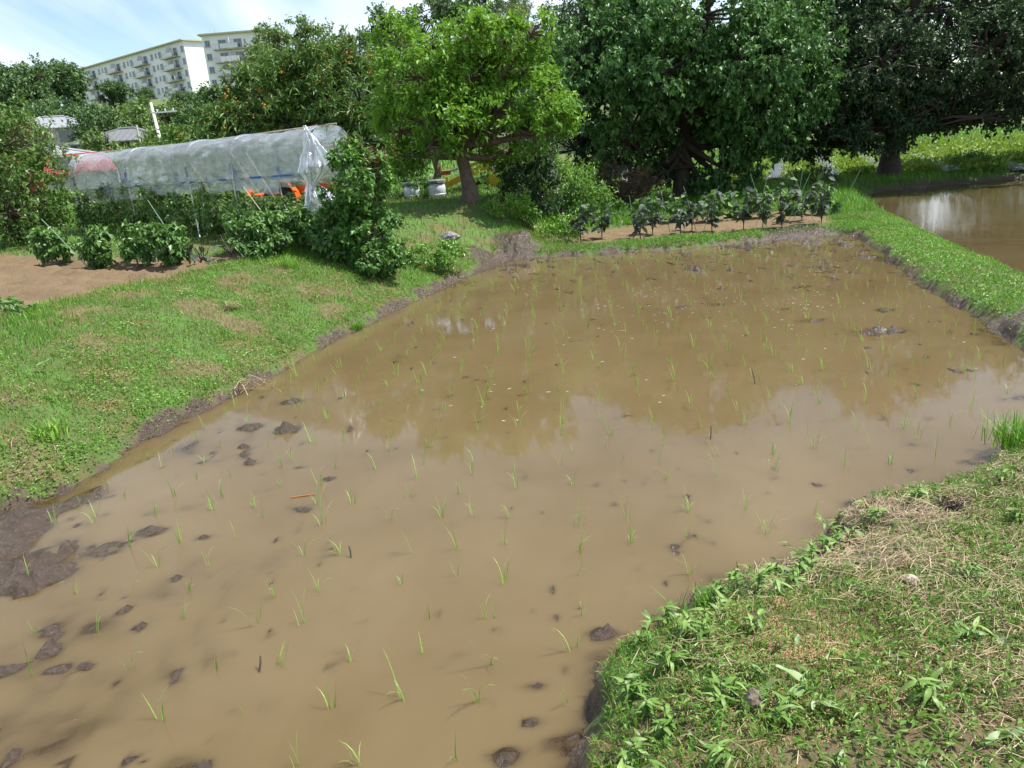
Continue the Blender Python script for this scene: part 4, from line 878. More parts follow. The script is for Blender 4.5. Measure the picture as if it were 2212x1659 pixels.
for i, (x, y, zt_, hw, lab) in enumerate([(3.4, 75, 14.2, 2.3, 'tallest pale bamboo clump between the yellow-green tree and the mulberry'), (1.2, 78, 13.6, 2.2, 'shorter pale bamboo clump close to the yellow-green tree'), (6.0, 77, 13.8, 2.4, 'pale bamboo clump touching the left side of the mulberry'), (-26.4, 44, 5.6, 1.7, 'pale feathery bamboo above the light green tree at the left edge'), (-28.9, 46, 5.4, 1.6, 'pale bamboo at the very left edge of the picture')]):
    zb = tz(x, y); h = zt_ - zb; rg = np.random.default_rng(400 + i)
    lob = [(rg.normal(0, hw * .45), rg.normal(0, hw * .4), h * rg.uniform(.45, .9), hw * .35, hw * .35, h * .2) for k in range(10)]
    tree('bamboo_clump', lab, (x, y, zb), lob, (h * .6, .08, 0, 0), M_bamboo, M_cane, twigs=1100, per=7, L_=.26, W_=.07, tl=.4, droop=.5, up=.2, gap=.3, gf=1.0, seed=420 + i, cat='bamboo', trunkname='canes', limbs=True)

# ================================================================== VEGETABLE PLANTS
def bush(name, label, cat, group, x, y, h, r, twigs, per, L_, W_, mat, seed, droop=.5, up=.6, stem=M_stemg, rb=0.):
    return tree(name, label, (x, y, tz(x, y)), [(0, 0, h * .62, r, r, h * .36), (r * .3, 0, h * .4, r * .8, r * .8, h * .3), (-r * .2, .02, h * .8, r * .7, r * .7, h * .2)], (h * .5, .012, 0, 0), mat, stem, twigs=twigs, per=per, L_=L_, W_=W_, tl=L_ * .9, droop=droop, up=up,
                gap=.25, gf=4, seed=seed, group=group, cat=cat, trunkname='stem', shell=.45, rbias=rb)
PEP = [(-7.15, 12.3, .46, 'pepper plant at the far left end of the front row beside the bare soil'), (-6.1, 11.6, .50, 'second pepper plant from the left in front of the tunnel'), (-5.42, 11.35, .50, 'third pepper plant from the left in front of the tunnel'),
       (-4.78, 11.1, .46, 'pepper plant just left of the purple-leaved eggplant'), (-3.66, 11.2, .46, 'pepper plant right of the two purple-leaved eggplants'), (-3.38, 11.55, .52, 'pepper plant second from the right post of the tunnel'),
       (-3.0, 11.85, .55, 'pepper plant at the foot of the right post of the tunnel'), (-3.95, 12.0, .5, 'pepper plant in the second row behind the eggplants'), (-2.55, 11.55, .5, 'pepper plant between the tunnel post and the tall shrub')]
for i, (x, y, h, lab) in enumerate(PEP):
    bush('pepper_plant', lab, 'pepper plant', 'pepper plants in front of the tunnel', x, y, h * 1.15, .22 + .03 * (i % 3), 190, 6, .10, .055, M_pepper, 500 + i, .75, .5)
bush('potato_plant', 'low leafy plant at the left edge where the bare soil meets the grass', 'vegetable plant', None, -5.15, 7.75, .16, .26, 90, 6, .06, .034, M_pepper, 528, .5, .5)
TF0 = np.array([-2.87, 12.1]); TL = np.array([-5.63, 3.9]); TP = np.array([.45, .89])
k = 0
for row, off in enumerate((.10, .75)):
    for i in range(9):
        t = .03 + i * .118 + (.05 if row else 0); p = TF0 + TL * t + TP * off
        bush('tomato_plant', 'tomato plant, %s from the right in the %s row under the plastic tunnel' % (['first', 'second', 'third', 'fourth', 'fifth', 'sixth', 'seventh', 'eighth', 'ninth'][i], 'front' if row == 0 else 'back'), 'tomato plant', 'tomato plants under the tunnel, ' + ('front' if row == 0 else 'back') + ' row',
             float(p[0]), float(p[1]), (.60 if i < 3 else .82) + .12 * ((i * 7 + row * 3) % 4) / 3, .36, 300, 7, .09, .04, M_tomato, 530 + k, .55, .45); k += 1

# eggplants, leaf by leaf
def leaf_mesh(nm, ln, wd_, mat, wav, curl, lob=0., seed=0):
    rr = random.Random(seed); mb = MB(); ns = 8; vs = []
    for i in range(ns + 1):
        f = i / ns; ww = wd_ * math.sin(PI * min(1, f * .94 + .06)) ** .75 * (1 - .25 * f) * (1 + lob * math.sin(f * 15)) / 2 if i < ns else .001
        z = -curl * f * f * ln; wv = wav * ln * math.sin(f * 9 + seed)
        vs += [(f * ln, -ww, z + .16 * ww + wv), (f * ln, 0, z), (f * ln, ww, z + .16 * ww - wv)]
    fs = []
    for i in range(ns):
        a = 3 * i; fs += [(a, a + 3, a + 4, a + 1), (a + 1, a + 4, a + 5, a + 2)]
    mb.add(vs, fs); return mb.mesh(nm, mat, True)
EGL = [leaf_mesh('leaf', .17, .115, M_egg, .03, c, .07, i) for i, c in enumerate((.35, .6, .85))]
def eggplant(label, group, x, y, h, seed, nl=15):
    rr = random.Random(seed); z0 = tz(x, y)
    root = empty('eggplant', (x, y, z0), label, 'eggplant', group)
    mb = MB(); mb.tube([(0, 0, -.03), (rr.gauss(0, .01), rr.gauss(0, .01), h * .35), (rr.gauss(0, .02), rr.gauss(0, .02), h * .6)], [.010, .009, .007], 6)
    tips = []
    for b in range(5):
        an = b * 1.256 + rr.gauss(0, .3); z1 = h * rr.uniform(.06, .3); rl = rr.uniform(.12, .26)
        e = Vector((math.cos(an) * rl, math.sin(an) * rl, h * rr.uniform(.6, 1.0))); s = Vector((0, 0, z1))
        mb.tube([s, s.lerp(e, .5) + Vector((math.cos(an) * .03, math.sin(an) * .03, 0)), e], [.007, .006, .004], 5); tips.append((s, e))
    mb.build('stem', M_eggstem, root)
    for i in range(nl):
        s, e = tips[i % 5]; f = rr.uniform(.12, 1.0); p = s.lerp(e, f)
        an = math.atan2(p.y, p.x) + rr.gauss(0, .9)
        link('leaf', EGL[rr.randrange(3)], root, loc=p, rot=(rr.gauss(0, .35), rr.uniform(-.65, .55), an), scale=rr.uniform(.65, 1.15))
    return root
EG = [(1.6, 15.1), (2.06, 15.35), (2.75, 14.85), (3.09, 15.34), (3.57, 15.0), (3.91, 15.42), (4.2, 15.0), (4.75, 14.75), (5.23, 15.05), (5.5, 14.75), (6.13, 15.35), (6.3, 14.8)]
EL = ['leftmost', 'second from the left', 'third from the left', 'fourth from the left', 'fifth from the left', 'sixth from the left', 'sixth from the right', 'fifth from the right', 'fourth from the right', 'third from the right', 'second from the right', 'rightmost']
for i, (x, y) in enumerate(EG):
    eggplant('dark purple-leaved eggplant, %s in the front row on the far bank' % EL[i], 'eggplants on the far bank', x, y, .80 + .12 * ((i * 5) % 4) / 3 + .012 * i, 600 + i, 34)
for i, (x, y) in enumerate([(-4.33, 10.95), (-4.1, 11.6)]):
    eggplant(['big-leaved eggplant at the edge of the bare soil in front of the tunnel', 'big-leaved eggplant just behind the pepper row, beside a tunnel post'][i], 'eggplants in the pepper row', x, y, .42, 620 + i, 7)
for i, (x, y) in enumerate([(3.3, 17.0), (4.0, 17.1), (4.55, 16.6), (5.2, 16.7), (5.75, 16.4), (6.4, 16.5), (6.9, 16.2)]):
    bush('squash_plant', 'broad pale-leaved plant, number %s from the left behind the eggplant row' % ['one', 'two', 'three', 'four', 'five', 'six', 'seven'][i], 'vegetable plant', 'pale plants behind the eggplants', x, y, .5, .24, 44, 5, .14, .12, M_pepper, 640 + i, .4, .6, rb=.2)
# stakes
def stake(label, a, b, r=.006, mat=M_bamb):
    a = Vector(a); b = Vector(b); o = MB().tube([Vector((0, 0, 0)), (b - a) * .5, b - a], [r, r, r * .8], 6).build('garden_stake', mat, loc=a)
    return tag(o, label, 'stake', 'garden stakes')
for i, (x, y, dx, dy, h, lab) in enumerate([(3.45, 15.3, -.18, .05, .85, 'thin stake leaning left among the middle eggplants, lower one'), (3.98, 15.3, -.25, .05, .9, 'thin stake leaning left in the middle of the eggplant row'), (4.1, 15.3, .35, .1, .85, 'stake leaning right in the middle of the eggplant row'),
        (5.35, 15.1, -.35, .05, 1.05, 'tall stake leaning left above the right part of the eggplant row'), (5.2, 15.4, .3, .2, 1.0, 'crossing stake leaning right beside the tall left-leaning one'), (6.35, 15.2, -.5, .05, 1.0, 'stake leaning left near the right end of the eggplant row'), (5.75, 15.2, .5, .1, .95, 'stake leaning right behind the third eggplant from the right'),
        (6.1, 15.7, .2, .1, 1.05, 'upright stake near the right end of the eggplant row'), (6.55, 14.9, .55, .1, .95, 'stake leaning out to the right over the grassy bund'), (1.45, 15.1, -.3, .1, .75, 'stake leaning left at the left end of the eggplant row'), (2.75, 15.3, -.1, .1, .8, 'short stake behind the third eggplant from the left')]):
    z0 = tz(x, y); stake(lab, (x, y, z0 - .05), (x + dx, y + dy, z0 + h))
for i, (x, y, dx, dy, h, lab, m_) in enumerate([(-6.35, 11.75, -.75, .35, .75, 'green stake leaning left beside the leftmost pepper plant', M_bamb), (-4.9, 11.9, -.55, .3, .9, 'green stake leaning left behind the middle peppers', M_bamb), (-3.95, 11.75, -.3, .2, .4, 'short green stake beside the eggplants in the pepper row', M_bamb),
        (-5.4, 11.9, -.25, .1, .35, 'short cane beside the third pepper plant', M_cane), (-3.3, 12.0, -.7, .4, 1.0, 'long thin cane leaning left among the tomatoes near the right posts', M_cane), (-4.35, 12.9, .05, .1, 1.3, 'upright thin green pole under the tunnel', M_bamb)]):
    z0 = tz(x, y); stake(lab, (x, y, z0 - .05), (x + dx, y + dy, z0 + h), .008, m_)

# ================================================================== PLASTIC TUNNEL
T0 = Vector((TF0[0], TF0[1], 0)); tun = empty('plastic_tunnel', (TF0[0], TF0[1], tz(*TF0)), 'long clear plastic rain shelter on pipe hoops over the tomatoes', 'plastic tunnel')
org = Vector(tun.location)
WT = 1.1
def tp(t, s, z):       # t along, s across, absolute z -> local
    return Vector((TL[0] * t + TP[0] * s, TL[1] * t + TP[1] * s, z)) + Vector((T0.x, T0.y, 0)) - org
def tground(t, s): 
    p = TF0 + TL * t + TP * s; return tz(float(p[0]), float(p[1]))
def arch(s):           # height of the roof across the width, 0..1
    return 2.12 + .47 * (max(0, 1 - abs(2 * s - 1) ** 2.7)) ** (1 / 2.2)
HT_ = [0, .27, .45, .73, 1.01]
for k, t in enumerate(HT_):
    pts = [tp(t, 0, tground(t, 0) - .1), tp(t, 0, 1.5), tp(t, 0, 2.12)] + [tp(t, WT * (.5 - .5 * math.cos(PI * i / 14)), arch(.5 - .5 * math.cos(PI * i / 14))) for i in range(1, 14)] + [tp(t, WT, 2.12), tp(t, WT, 1.5), tp(t, WT, tground(t, WT) - .1)]
    hp_ = MB().tube(pts, .0135, 8).build('hoop', M_steel, tun, smooth=True)
    MB().tube([tp(t, -.004, 1.98), tp(t, -.004, 2.16)], .021, 8).build('clip', M_blue, hp_, smooth=True)
    MB().tube([tp(t, WT + .004, 1.85), tp(t, WT + .004, 2.05)], .021, 8).build('clip', M_blue, hp_, smooth=True)
for nm, s, z in (('side_rail', -.02, 1.9), ('side_rail', WT + .02, 1.85)):
    rl = MB().tube([tp(-.005, s, z), tp(.5, s, z - .01), tp(1.02, s, z)], .013, 8).build(nm, M_steel, tun, smooth=True)
    for (a, b) in ((.02, .12), (.16, .2), (.29, .32), (.42, .44), (.46, .49), (.66, .69), (.80, .88)):
        MB().tube([tp(a, s, z), tp(b, s, z)], .018, 8).build('clip', M_blue, rl, smooth=True)
MB().tube([tp(-.04, WT * .5, 2.61), tp(.5, WT * .5, 2.58), tp(1.02, WT * .5, 2.6)], .012, 8).build('ridge_rail', M_cane, tun)
for (a, sa, za, b, sb, zb_) in [(.12, .3, 1.0, .30, .6, 2.3), (.33, .4, 2.35, .2, .5, 1.1), (.4, .5, 1.2, .52, .5, 2.2), (.8, .4, 1.2, .62, .5, 1.95), (.9, .4, 1.2, .97, .5, 2.0), (.07, .5, 1.0, .09, .5, 2.3), (.6, .6, 1.2, .58, .6, 2.2)]:
    MB().tube([tp(a, sa, za), tp(b, sb, zb_)], .008, 6).build('brace', M_cane, tun)
# the film: across the roof from the front edge to the rear edge, sagging between hoops
nt_, ns_ = 240, 56
tt = np.linspace(-.012, 1.03, nt_); ssv = np.linspace(0, 1, ns_)
Vf = np.zeros((nt_, ns_, 3))
for i, t in enumerate(tt):
    dh = min(abs(t - h) for h in HT_); nxt = sorted(HT_, key=lambda h: abs(t - h))[:2]; span = abs(nxt[0] - nxt[1]); sag = math.sin(PI * min(1, max(0, dh / max(span, .01)))) if HT_[0] < t < HT_[-1] else 0
    fb = 1.74 - .30 * (fbm(t * 4, 0, 901) - .4) - .05 * sag; rb_ = 1.70 - .12 * (fbm(t * 8, 3, 902) - .3)
    if t < .1: fb = 1.80
    for j, s in enumerate(ssv):
        if s < .24: f = s / .24; p = tp(t, -.028, fb + (2.12 - fb) * f)
        elif s > .76: f = (s - .76) / .24; p = tp(t, WT + .028, 2.12 + (rb_ - 2.12) * f)
        else:
            a = (s - .24) / .52 * PI; c = .5 - .5 * math.cos(a); p = tp(t, -.028 + (WT + .056) * c, arch(c) + .022)
        Vf[i, j] = p
    sg = np.sin(np.clip((ssv - .24) / .52, 0, 1) * PI)
    Vf[i, :, 2] -= .04 * sag * sg
    Vf[i, :, 2] += 0
d_ = fbm(np.repeat(tt[:, None] * 26, ns_, 1) + ssv[None] * 9, np.repeat(ssv[None] * 13, nt_, 0) - tt[:, None] * 9, 903, 4) - .5
d2_ = np.abs(fbm(np.repeat(tt[:, None] * 14, ns_, 1) - ssv[None] * 7, np.repeat(ssv[None] * 6, nt_, 0) + tt[:, None] * 16, 905, 4) - .5)
nearh = np.array([min(1, min(abs(t - h) for h in HT_) / .035) for t in tt])[:, None]
Vf[:, :, 0] -= (d_ * .06 + d2_ * .10) * .45 * nearh; Vf[:, :, 1] -= (d_ * .06 + d2_ * .10) * .8 * nearh
Vf[:, :, 2] += (d_ * .05) * nearh
ii = np.arange(nt_ * ns_).reshape(nt_, ns_); Ff = np.stack([ii[:-1, :-1], ii[:-1, 1:], ii[1:, 1:], ii[1:, :-1]], -1).reshape(-1, 4)
link('plastic_cover', npmesh('plastic_cover', Vf.reshape(-1, 3), Ff, M_film, smooth=True), tun)
# end sheets
for nm, t, zb_, sgn in (('end_sheet', -.014, 1.78, 1), ('end_sheet', 1.032, 1.25, -1)):
    na, nb_ = 30, 24; Ve = []
    for i in range(na):
        s = i / (na - 1)
        for j in range(nb_):
            f = j / (nb_ - 1); zt2 = arch(s) + .015 if 0 < s < 1 else 2.12
            zlow = zb_ + (.35 * s if sgn < 0 else .12 * s)
            z = zlow + (zt2 - zlow) * f; bul = .05 * math.sin(PI * f) * math.sin(PI * s)
            wv = (float(fbm(s * 7 + f * 3, f * 5, 911 + int(sgn))) - .5) * .10
            Ve.append(tp(t - sgn * .012 * bul * 10 * .5, WT * s, z) + Vector((.3, -.5, 0)) * wv * sgn)
    ie = np.arange(na * nb_).reshape(na, nb_); Fe = np.stack([ie[:-1, :-1], ie[:-1, 1:], ie[1:, 1:], ie[1:, :-1]], -1).reshape(-1, 4)
    link(nm, npmesh(nm, np.array([tuple(v) for v in Ve]), Fe, M_film, smooth=True), tun)
# gathered plastic tied at the right front post
prof = [(2.60, .02), (2.50, .045), (2.38, .085), (2.25, .13), (2.12, .18), (2.0, .215), (1.92, .20), (1.86, .15), (1.80, .10), (1.755, .07), (1.72, .085), (1.68, .12), (1.60, .165), (1.52, .20), (1.44, .225), (1.38, .21), (1.34, .16)]
na = 72; Vb = []
for i in range(6 * (len(prof) - 1) + 1):
    a = i / 6; i0 = min(int(a), len(prof) - 2); f = a - i0; z = prof[i0][0] * (1 - f) + prof[i0 + 1][0] * f; r = prof[i0][1] * (1 - f) + prof[i0 + 1][1] * f
    for j in range(na):
        an = 2 * PI * j / na
        pl = 1 + .38 * math.sin(an * 7 + 3 * float(fbm(z * 2, 1, 921))) * min(1, r / .08) * .6 + 1.35 * (float(fbm(math.cos(an) * 2.2 + 5 + z, math.sin(an) * 2.2 + z * 3.1, 923)) - .5)
        xo = .05 + (.32 * (1.75 - z) if z < 1.75 else .10 * math.sin((z - 1.75) * 3.4))
        zz = z + .05 * (float(n2(an * 2.2, 3, 925)) - .5) * (1 if z < 1.5 else 0)
        Vb.append(tp(0, 0, zz) + Vector((xo + math.cos(an) * r * pl, -.10 + math.sin(an) * r * pl * .7, 0)))
nr = 6 * (len(prof) - 1) + 1; ib = np.arange(nr * na).reshape(nr, na); ibn = np.roll(ib, -1, 1)
Fb = np.stack([ib[:-1], ibn[:-1], ibn[1:], ib[1:]], -1).reshape(-1, 4)
tag(link('gathered_plastic', npmesh('gathered_plastic', np.array([tuple(v) for v in Vb]), Fb, M_bunch, smooth=True), tun), 'crumpled plastic tied in a bunch on the right front post')

# ================================================================== MACHINES AND POTS
def wheel(parent, c, r, wd_, rimm):
    wh = empty('wheel', c, None, None); wh.parent = parent
    MB().lathe([(r * .6, -wd_ / 2), (r * .94, -wd_ / 2), (r, -wd_ * .3), (r, wd_ * .3), (r * .94, wd_ / 2), (r * .6, wd_ / 2), (r * .6, -wd_ / 2)], 24, axis='y').build('tyre', M_rubber, wh, smooth=False)
    MB().lathe([(.001, -wd_ * .2), (r * .3, -wd_ * .22), (r * .6, -wd_ * .4), (r * .6, wd_ * .4), (r * .3, wd_ * .22), (.001, wd_ * .2)], 20, axis='y').build('rim', rimm, wh)
    return wh
tx, ty = -4.55, 16.9
tr_ = empty('tractor', (tx, ty, tz(tx, ty)), 'small orange farm tractor parked behind the tomatoes', 'tractor', rz=math.radians(-12)); tr_.scale = (.78, .78, .70)
MB().box((.95, 0, .62), (1.0, .42, .42)).box((1.46, 0, .58), (.06, .38, .34)).build('bonnet', M_orange, tr_)
MB().box((.3, 0, .42), (1.5, .3, .22)).build('chassis', M_black, tr_)
for sy in (-1, 1):
    wheel(tr_, (0, sy * .48, .42), .42, .24, M_orange); wheel(tr_, (1.2, sy * .42, .27), .27, .16, M_orange)
    pts = [Vector((.56 * math.cos(a), 0, .42 + .52 * math.sin(a))) for a in np.linspace(-.15, PI * .85, 12)]
    mb = MB(); vs = []
    for p in pts: vs += [(p.x, sy * .34, p.z), (p.x, sy * .62, p.z), (p.x * 1.06, sy * .62, .42 + (p.z - .42) * 1.06), (p.x * 1.06, sy * .34, .42 + (p.z - .42) * 1.06)]
    fs = []
    for i in range(11):
        for j in range(4): fs.append((4 * i + j, 4 * i + (j + 1) % 4, 4 * i + 4 + (j + 1) % 4, 4 * i + 4 + j))
    fs += [(0, 1, 2, 3), (44, 45, 46, 47)]
    mb.add(vs, fs).build('fender', M_orange, tr_)
MB().box((-.02, 0, .80), (.4, .42, .10)).box((-.2, 0, .98), (.08, .42, .34)).build('seat', M_black, tr_)
a_ = MB(); a_.tube([(.5, 0, .8), (.36, 0, 1.08)], .02, 8)
a_.tube([Vector((.36 + .06 * math.sin(q), .19 * math.cos(q), 1.08 + .17 * math.sin(q))) for q in np.linspace(0, 2 * PI, 20)], .014, 6, cap=False).build('steering_wheel', M_black, tr_)
for sy in (-.34, .34): MB().tube([(-.3, sy, .5), (-.34, sy, 1.2)], .035, 8).build('roll_bar_post', M_steel, tr_)
tl_ = MB().box((-.85, 0, .48), (.5, 1.2, .06)).box((-.6, 0, .42), (.06, 1.2, .2)).box((-1.08, 0, .36), (.05, 1.2, .22)).build('tiller_cover', M_orange, tr_)
MB().tube([(-.85, -.62, .58), (-.85, .62, .58)], .04, 8).build('tiller_beam', M_orange, tr_)
MB().add([(-1.0, -.35, .62), (-1.0, -.02, .62), (-1.0, -.18, .98), (-.95, -.35, .62), (-.95, -.02, .62), (-.95, -.18, .98)], [(0, 1, 2), (3, 5, 4), (0, 3, 4, 1), (1, 4, 5, 2), (2, 5, 3, 0)]).build('warning_triangle', M_orange, tr_)
MB().tube([(-.5, 0, .5), (-.95, 0, .55)], .03, 6).build('hitch_arm', M_black, tr_)

yx, yy_ = -.45, 20.2
ym = empty('loader_machine', (yx, yy_, tz(yx, yy_)), 'yellow farm loader with sloping lift arms, partly hidden by the tree trunk', 'loader', rz=math.radians(4))
for sy in (-.35, .35):
    MB().bar((-.85, sy, .10), (.30, sy, .52), .07, .13).build('lift_arm', M_yellow, ym)
    MB().bar((-.35, sy, .47), (.30, sy, .70), .05, .06).build('upper_link', M_yellow, ym)
    MB().box((.42, sy, .38), (.30, .06, .82)).build('side_plate', M_yellow, ym)
    MB().box((0, sy, -.02), (.9, .06, .06)).build('base_rail', M_yellow, ym)
MB().box((.75, 0, .35), (.6, .62, .5)).build('engine_cover', M_black, ym)
MB().add([(-.85, -.5, .02), (-.85, .5, .02), (-1.15, -.5, .0), (-1.15, .5, .0), (-.78, -.5, .3), (-.78, .5, .3), (-.82, -.5, .3), (-.82, .5, .3), (-1.15, -.5, -.03), (-1.15, .5, -.03), (-.8, -.5, -.03), (-.8, .5, -.03)],
         [(0, 2, 3, 1), (0, 1, 7, 6), (6, 7, 5, 4), (4, 5, 11, 10), (10, 11, 9, 8), (2, 8, 9, 3), (0, 6, 4, 10, 8, 2), (1, 3, 9, 11, 5, 7)]).build('bucket', M_yellow, ym)
MB().box((-.82, -.1, .42), (.26, .7, .1)).build('rusty_plate', M_rust, ym)
MB().tube([(-.7, -.2, .45), (-.35, -.2, .52)], .025, 8).build('hydraulic_ram', M_steel, ym)
for sx in (-.3, .35):
    for sy in (-.3, .3): wheel(ym, (sx + .35, sy * 1.2, -.02), .18, .12, M_yellow)
MB().box((.44, -.383, .46), (.2, .006, .09)).build('badge', M_white, ym)
tc_ = bpy.data.curves.new('lettering', 'FONT'); tc_.body = 'JOBBR'; tc_.size = .085; tc_.extrude = .002; tc_.align_x = 'CENTER'
to_ = bpy.data.objects.new('tmp_text', tc_); COL.objects.link(to_)
dg = bpy.context.evaluated_depsgraph_get(); tme = bpy.data.meshes.new_from_object(to_.evaluated_get(dg)); bpy.data.objects.remove(to_)
tme.materials.clear(); tme.materials.append(M_white)
link('lettering', tme, ym, loc=(.42, -.384, .30), rot=(PI / 2, 0, 0))
# wire crate behind the trunk
cx_, cy_ = .05, 21.2
cr_ = empty('wire_crate', (cx_, cy_, tz(cx_, cy_)), 'grey wire mesh crate standing behind the yellow machine', 'crate')
mb = MB()
for i in range(11):
    for yy in (-.3, .3): mb.box((-.4 + i * .08, yy, .55), (.012, .012, 1.1))
for j in range(13):
    for yy in (-.3, .3): mb.box((0, yy + .013, .06 + j * .085), (.82, .012, .012))
mb.build('mesh_panels', M_wire, cr_)
for sx in (-.42, .42):
    for sy in (-.31, .31): MB().box((sx, sy, .56), (.04, .04, 1.16)).build('corner_post', M_black, cr_)

for i, (x, y, s, lab) in enumerate([(-1.36, 17.9, 1.0, 'white round pot under a grey stone lid at the foot of the slim tree'), (-1.98, 18.3, .95, 'second white pot with a stone lid, half hidden by shrub leaves')]):
    rt = empty('lidded_pot', (x, y, tz(x, y) - .02), lab, 'pot', 'lidded pots')
    MB().lathe([(.001, 0), (.14, 0), (.17, .05), (.20, .16), (.205, .22), (.19, .30), (.17, .335), (.15, .34), (.001, .34)], 28).build('body', M_pot, rt, smooth=True, scale=s)
    MB().lathe([(.205, .10), (.213, .105), (.205, .115)], 28).build('band', M_pot, rt, scale=s)
    mb = MB(); mb.lathe([(.001, .342), (.19, .342), (.22, .355), (.222, .405), (.2, .425), (.001, .43)], 9); mb.build('lid', M_slab, rt, scale=s)
def rock(label, x, y, r, sc, mat, seed, sink=.25):
    mb = MB(); nn = 12; vs = []; rg = np.random.default_rng(seed)
    pr = [(math.sin(PI * i / 8), -math.cos(PI * i / 8)) for i in range(9)]
    mb.lathe([(max(a, .001) * r, b * r) for a, b in pr], nn)
    v = np.array(mb.v); nn_ = n3(v / r * 1.7 + seed, seed) - .5; v = v * (1 + .55 * nn_)[:, None] * np.array([sc])
    me = npmesh('stone', v, np.array(mb.f), mat)
    return tag(link('stone', me, loc=(x, y, tz(x, y) + r * sc[2] * (1 - 2 * sink)), rot=(0, 0, seed)), label, 'stone')
rock('dark grey rough stone on the slope below the yellow-green tree', -.93, 14.1, .16, (1.15, .9, .6), M_slab, 3)
rock('pale flat stone among the grass of the near bank', 1.55, 2.62, .032, (1.3, .9, .6), paint('pale_stone', (.38, .33, .27), .85, .2, 9, bump=.5), 5)
rock('grey-brown pointed stone at the bottom of the near bank', .68, 1.95, .034, (.8, 1.0, 1.5), paint('brown_stone', (.17, .14, .10), .85, .2, 9, bump=.5), 8, .42)
fl_ = empty('flower_tuft', (-.87, 13.92, tz(-.87, 13.92)), 'tiny purple flowers beside the dark stone on the slope', 'flowers')
MB().tube([(0, 0, -.02), (.01, 0, .09)], .004, 5).tube([(.03, 0, -.02), (.05, 0, .08)], .004, 5).build('stem', M_stemg, fl_)
mb = MB()
for k in range(7): mb.lathe([(.001, 0), (.018, .006), (.02, .014), (.001, .016)], 6, c=(random.gauss(.03, .035), random.gauss(0, .03), .08 + random.random() * .04))
mb.build('petals', M_petal, fl_)

# ================================================================== NEAR BANK DETAILS
def tuft(name, label, x, y, nb, h, wd_, spread, mat, seed, cat='grass'):
    rg2 = np.random.default_rng(seed); P = np.stack([rg2.normal(0, spread, nb), rg2.normal(0, spread, nb), np.zeros(nb) - .02], 1)
    V, F_ = bladeV(P, rg2.uniform(.5, 1.1, nb) * h, rg2.uniform(.6, 1.2, nb) * wd_, rg2.uniform(.1, .9, nb))
    return tag(link(name, npmesh(name, V, F_, mat, dict(rnd=np.repeat(rg2.uniform(.4, 1, nb), 5))), loc=(x, y, tz(x, y))), label, cat)
tuft('grass_tussock', 'thick bright green grass tussock at the right edge by the water', 3.08, 4.14, 700, .22, .006, .085, M_grass, 71)
tuft('grass_tussock', 'upright dark grass tuft on the water edge of the near bank', .72, 2.66, 60, .13, .005, .022, M_grass, 72)
tuft('grass_tussock', 'long leaning grass blade pair left of the upright tuft', .62, 2.70, 7, .2, .005, .008, M_grass, 73)
tuft('grass_tussock', 'tall grass tuft at the edge of the left bank plateau near the peppers', -3.0, 10.6, 120, .22, .008, .08, M_grass, 74)
tuft('grass_tussock', 'grass tuft in the middle of the left bank below the shrub', -1.9, 9.3, 140, .14, .007, .04, M_grass, 75)
tuft('weed_tuft', 'spiky light green weed at the foot of the left bank by the mud', -3.5, 5.32, 80, .17, .013, .06, M_clover, 76, 'weeds')
M_dockm = leafmat('wilting_leaves', [(0, (.10, .17, .05)), (.5, (.17, .27, .09)), (1, (.28, .38, .17))], .5, .25, (.2, .33, .06))
DL = []
for i in range(5):
    m_ = leaf_mesh('dock_leaf', .16, .055, M_dockm, .035, (.1, .25, -.15, .4, .05)[i], .05, 20 + i)
    a_ = m_.attributes.new('rnd', 'FLOAT', 'POINT'); a_.data.foreach_set('value', np.full(len(m_.vertices), .2 + .18 * i, dtype=np.float32)); DL.append(m_)
rs2 = random.Random(31); cnt = 0
while cnt < 48:
    x = rs2.uniform(.15, 2.4); y = rs2.uniform(1.55, 3.4); z_, m_ = lerp_land(np.array([x]), np.array([y]))
    if m_['d1'][0] < .12 or n2(np.array([x * 1.6]), np.array([y * 1.6]), 191)[0] + .25 * (y < 2.3) < .5: continue
    o = link('cut_leaf', DL[rs2.randrange(5)], loc=(x, y, z_[0] + rs2.uniform(.015, .035)), rot=(rs2.gauss(0, .4), rs2.gauss(-.1, .3), rs2.uniform(0, 6.28)), scale=rs2.uniform(.25, .7))
    tag(o, 'wilting cut dock leaf lying on the near bank', 'leaf', 'cut leaves strewn on the near bank'); cnt += 1
# broad-leaved weeds rooted on the near bank, each a plant
BL = []
for i in range(3):
    m_ = leaf_mesh('leaf', .055, .017, M_nearveg, .02, .35 + .2 * i, 0, 40 + i)
    a_ = m_.attributes.new('rnd', 'FLOAT', 'POINT'); a_.data.foreach_set('value', np.full(len(m_.vertices), .25 + .3 * i, dtype=np.float32)); BL.append(m_)
WP = [(.80, 2.78), (.92, 2.82), (1.05, 2.86), (1.18, 2.80), (.70, 2.48), (.55, 2.4), (.48, 2.22), (.36, 2.05), (.30, 1.9), (.24, 1.75), (1.0, 2.62), (.85, 2.35), (1.42, 3.05), (1.32, 2.95), (.6, 2.0), (.75, 1.85), (1.2, 1.9), (1.5, 2.2), (1.75, 2.6), (.42, 2.45), (.33, 2.18), (.4, 1.95), (.28, 1.66), (.5, 1.75), (.62, 2.32), (.95, 2.72), (1.12, 2.72), (1.25, 2.88), (.75, 2.62), (.55, 2.55), (1.5, 3.12), (1.7, 3.25), (2.0, 3.4), (2.3, 3.1), (2.5, 3.5), (2.6, 3.0)]
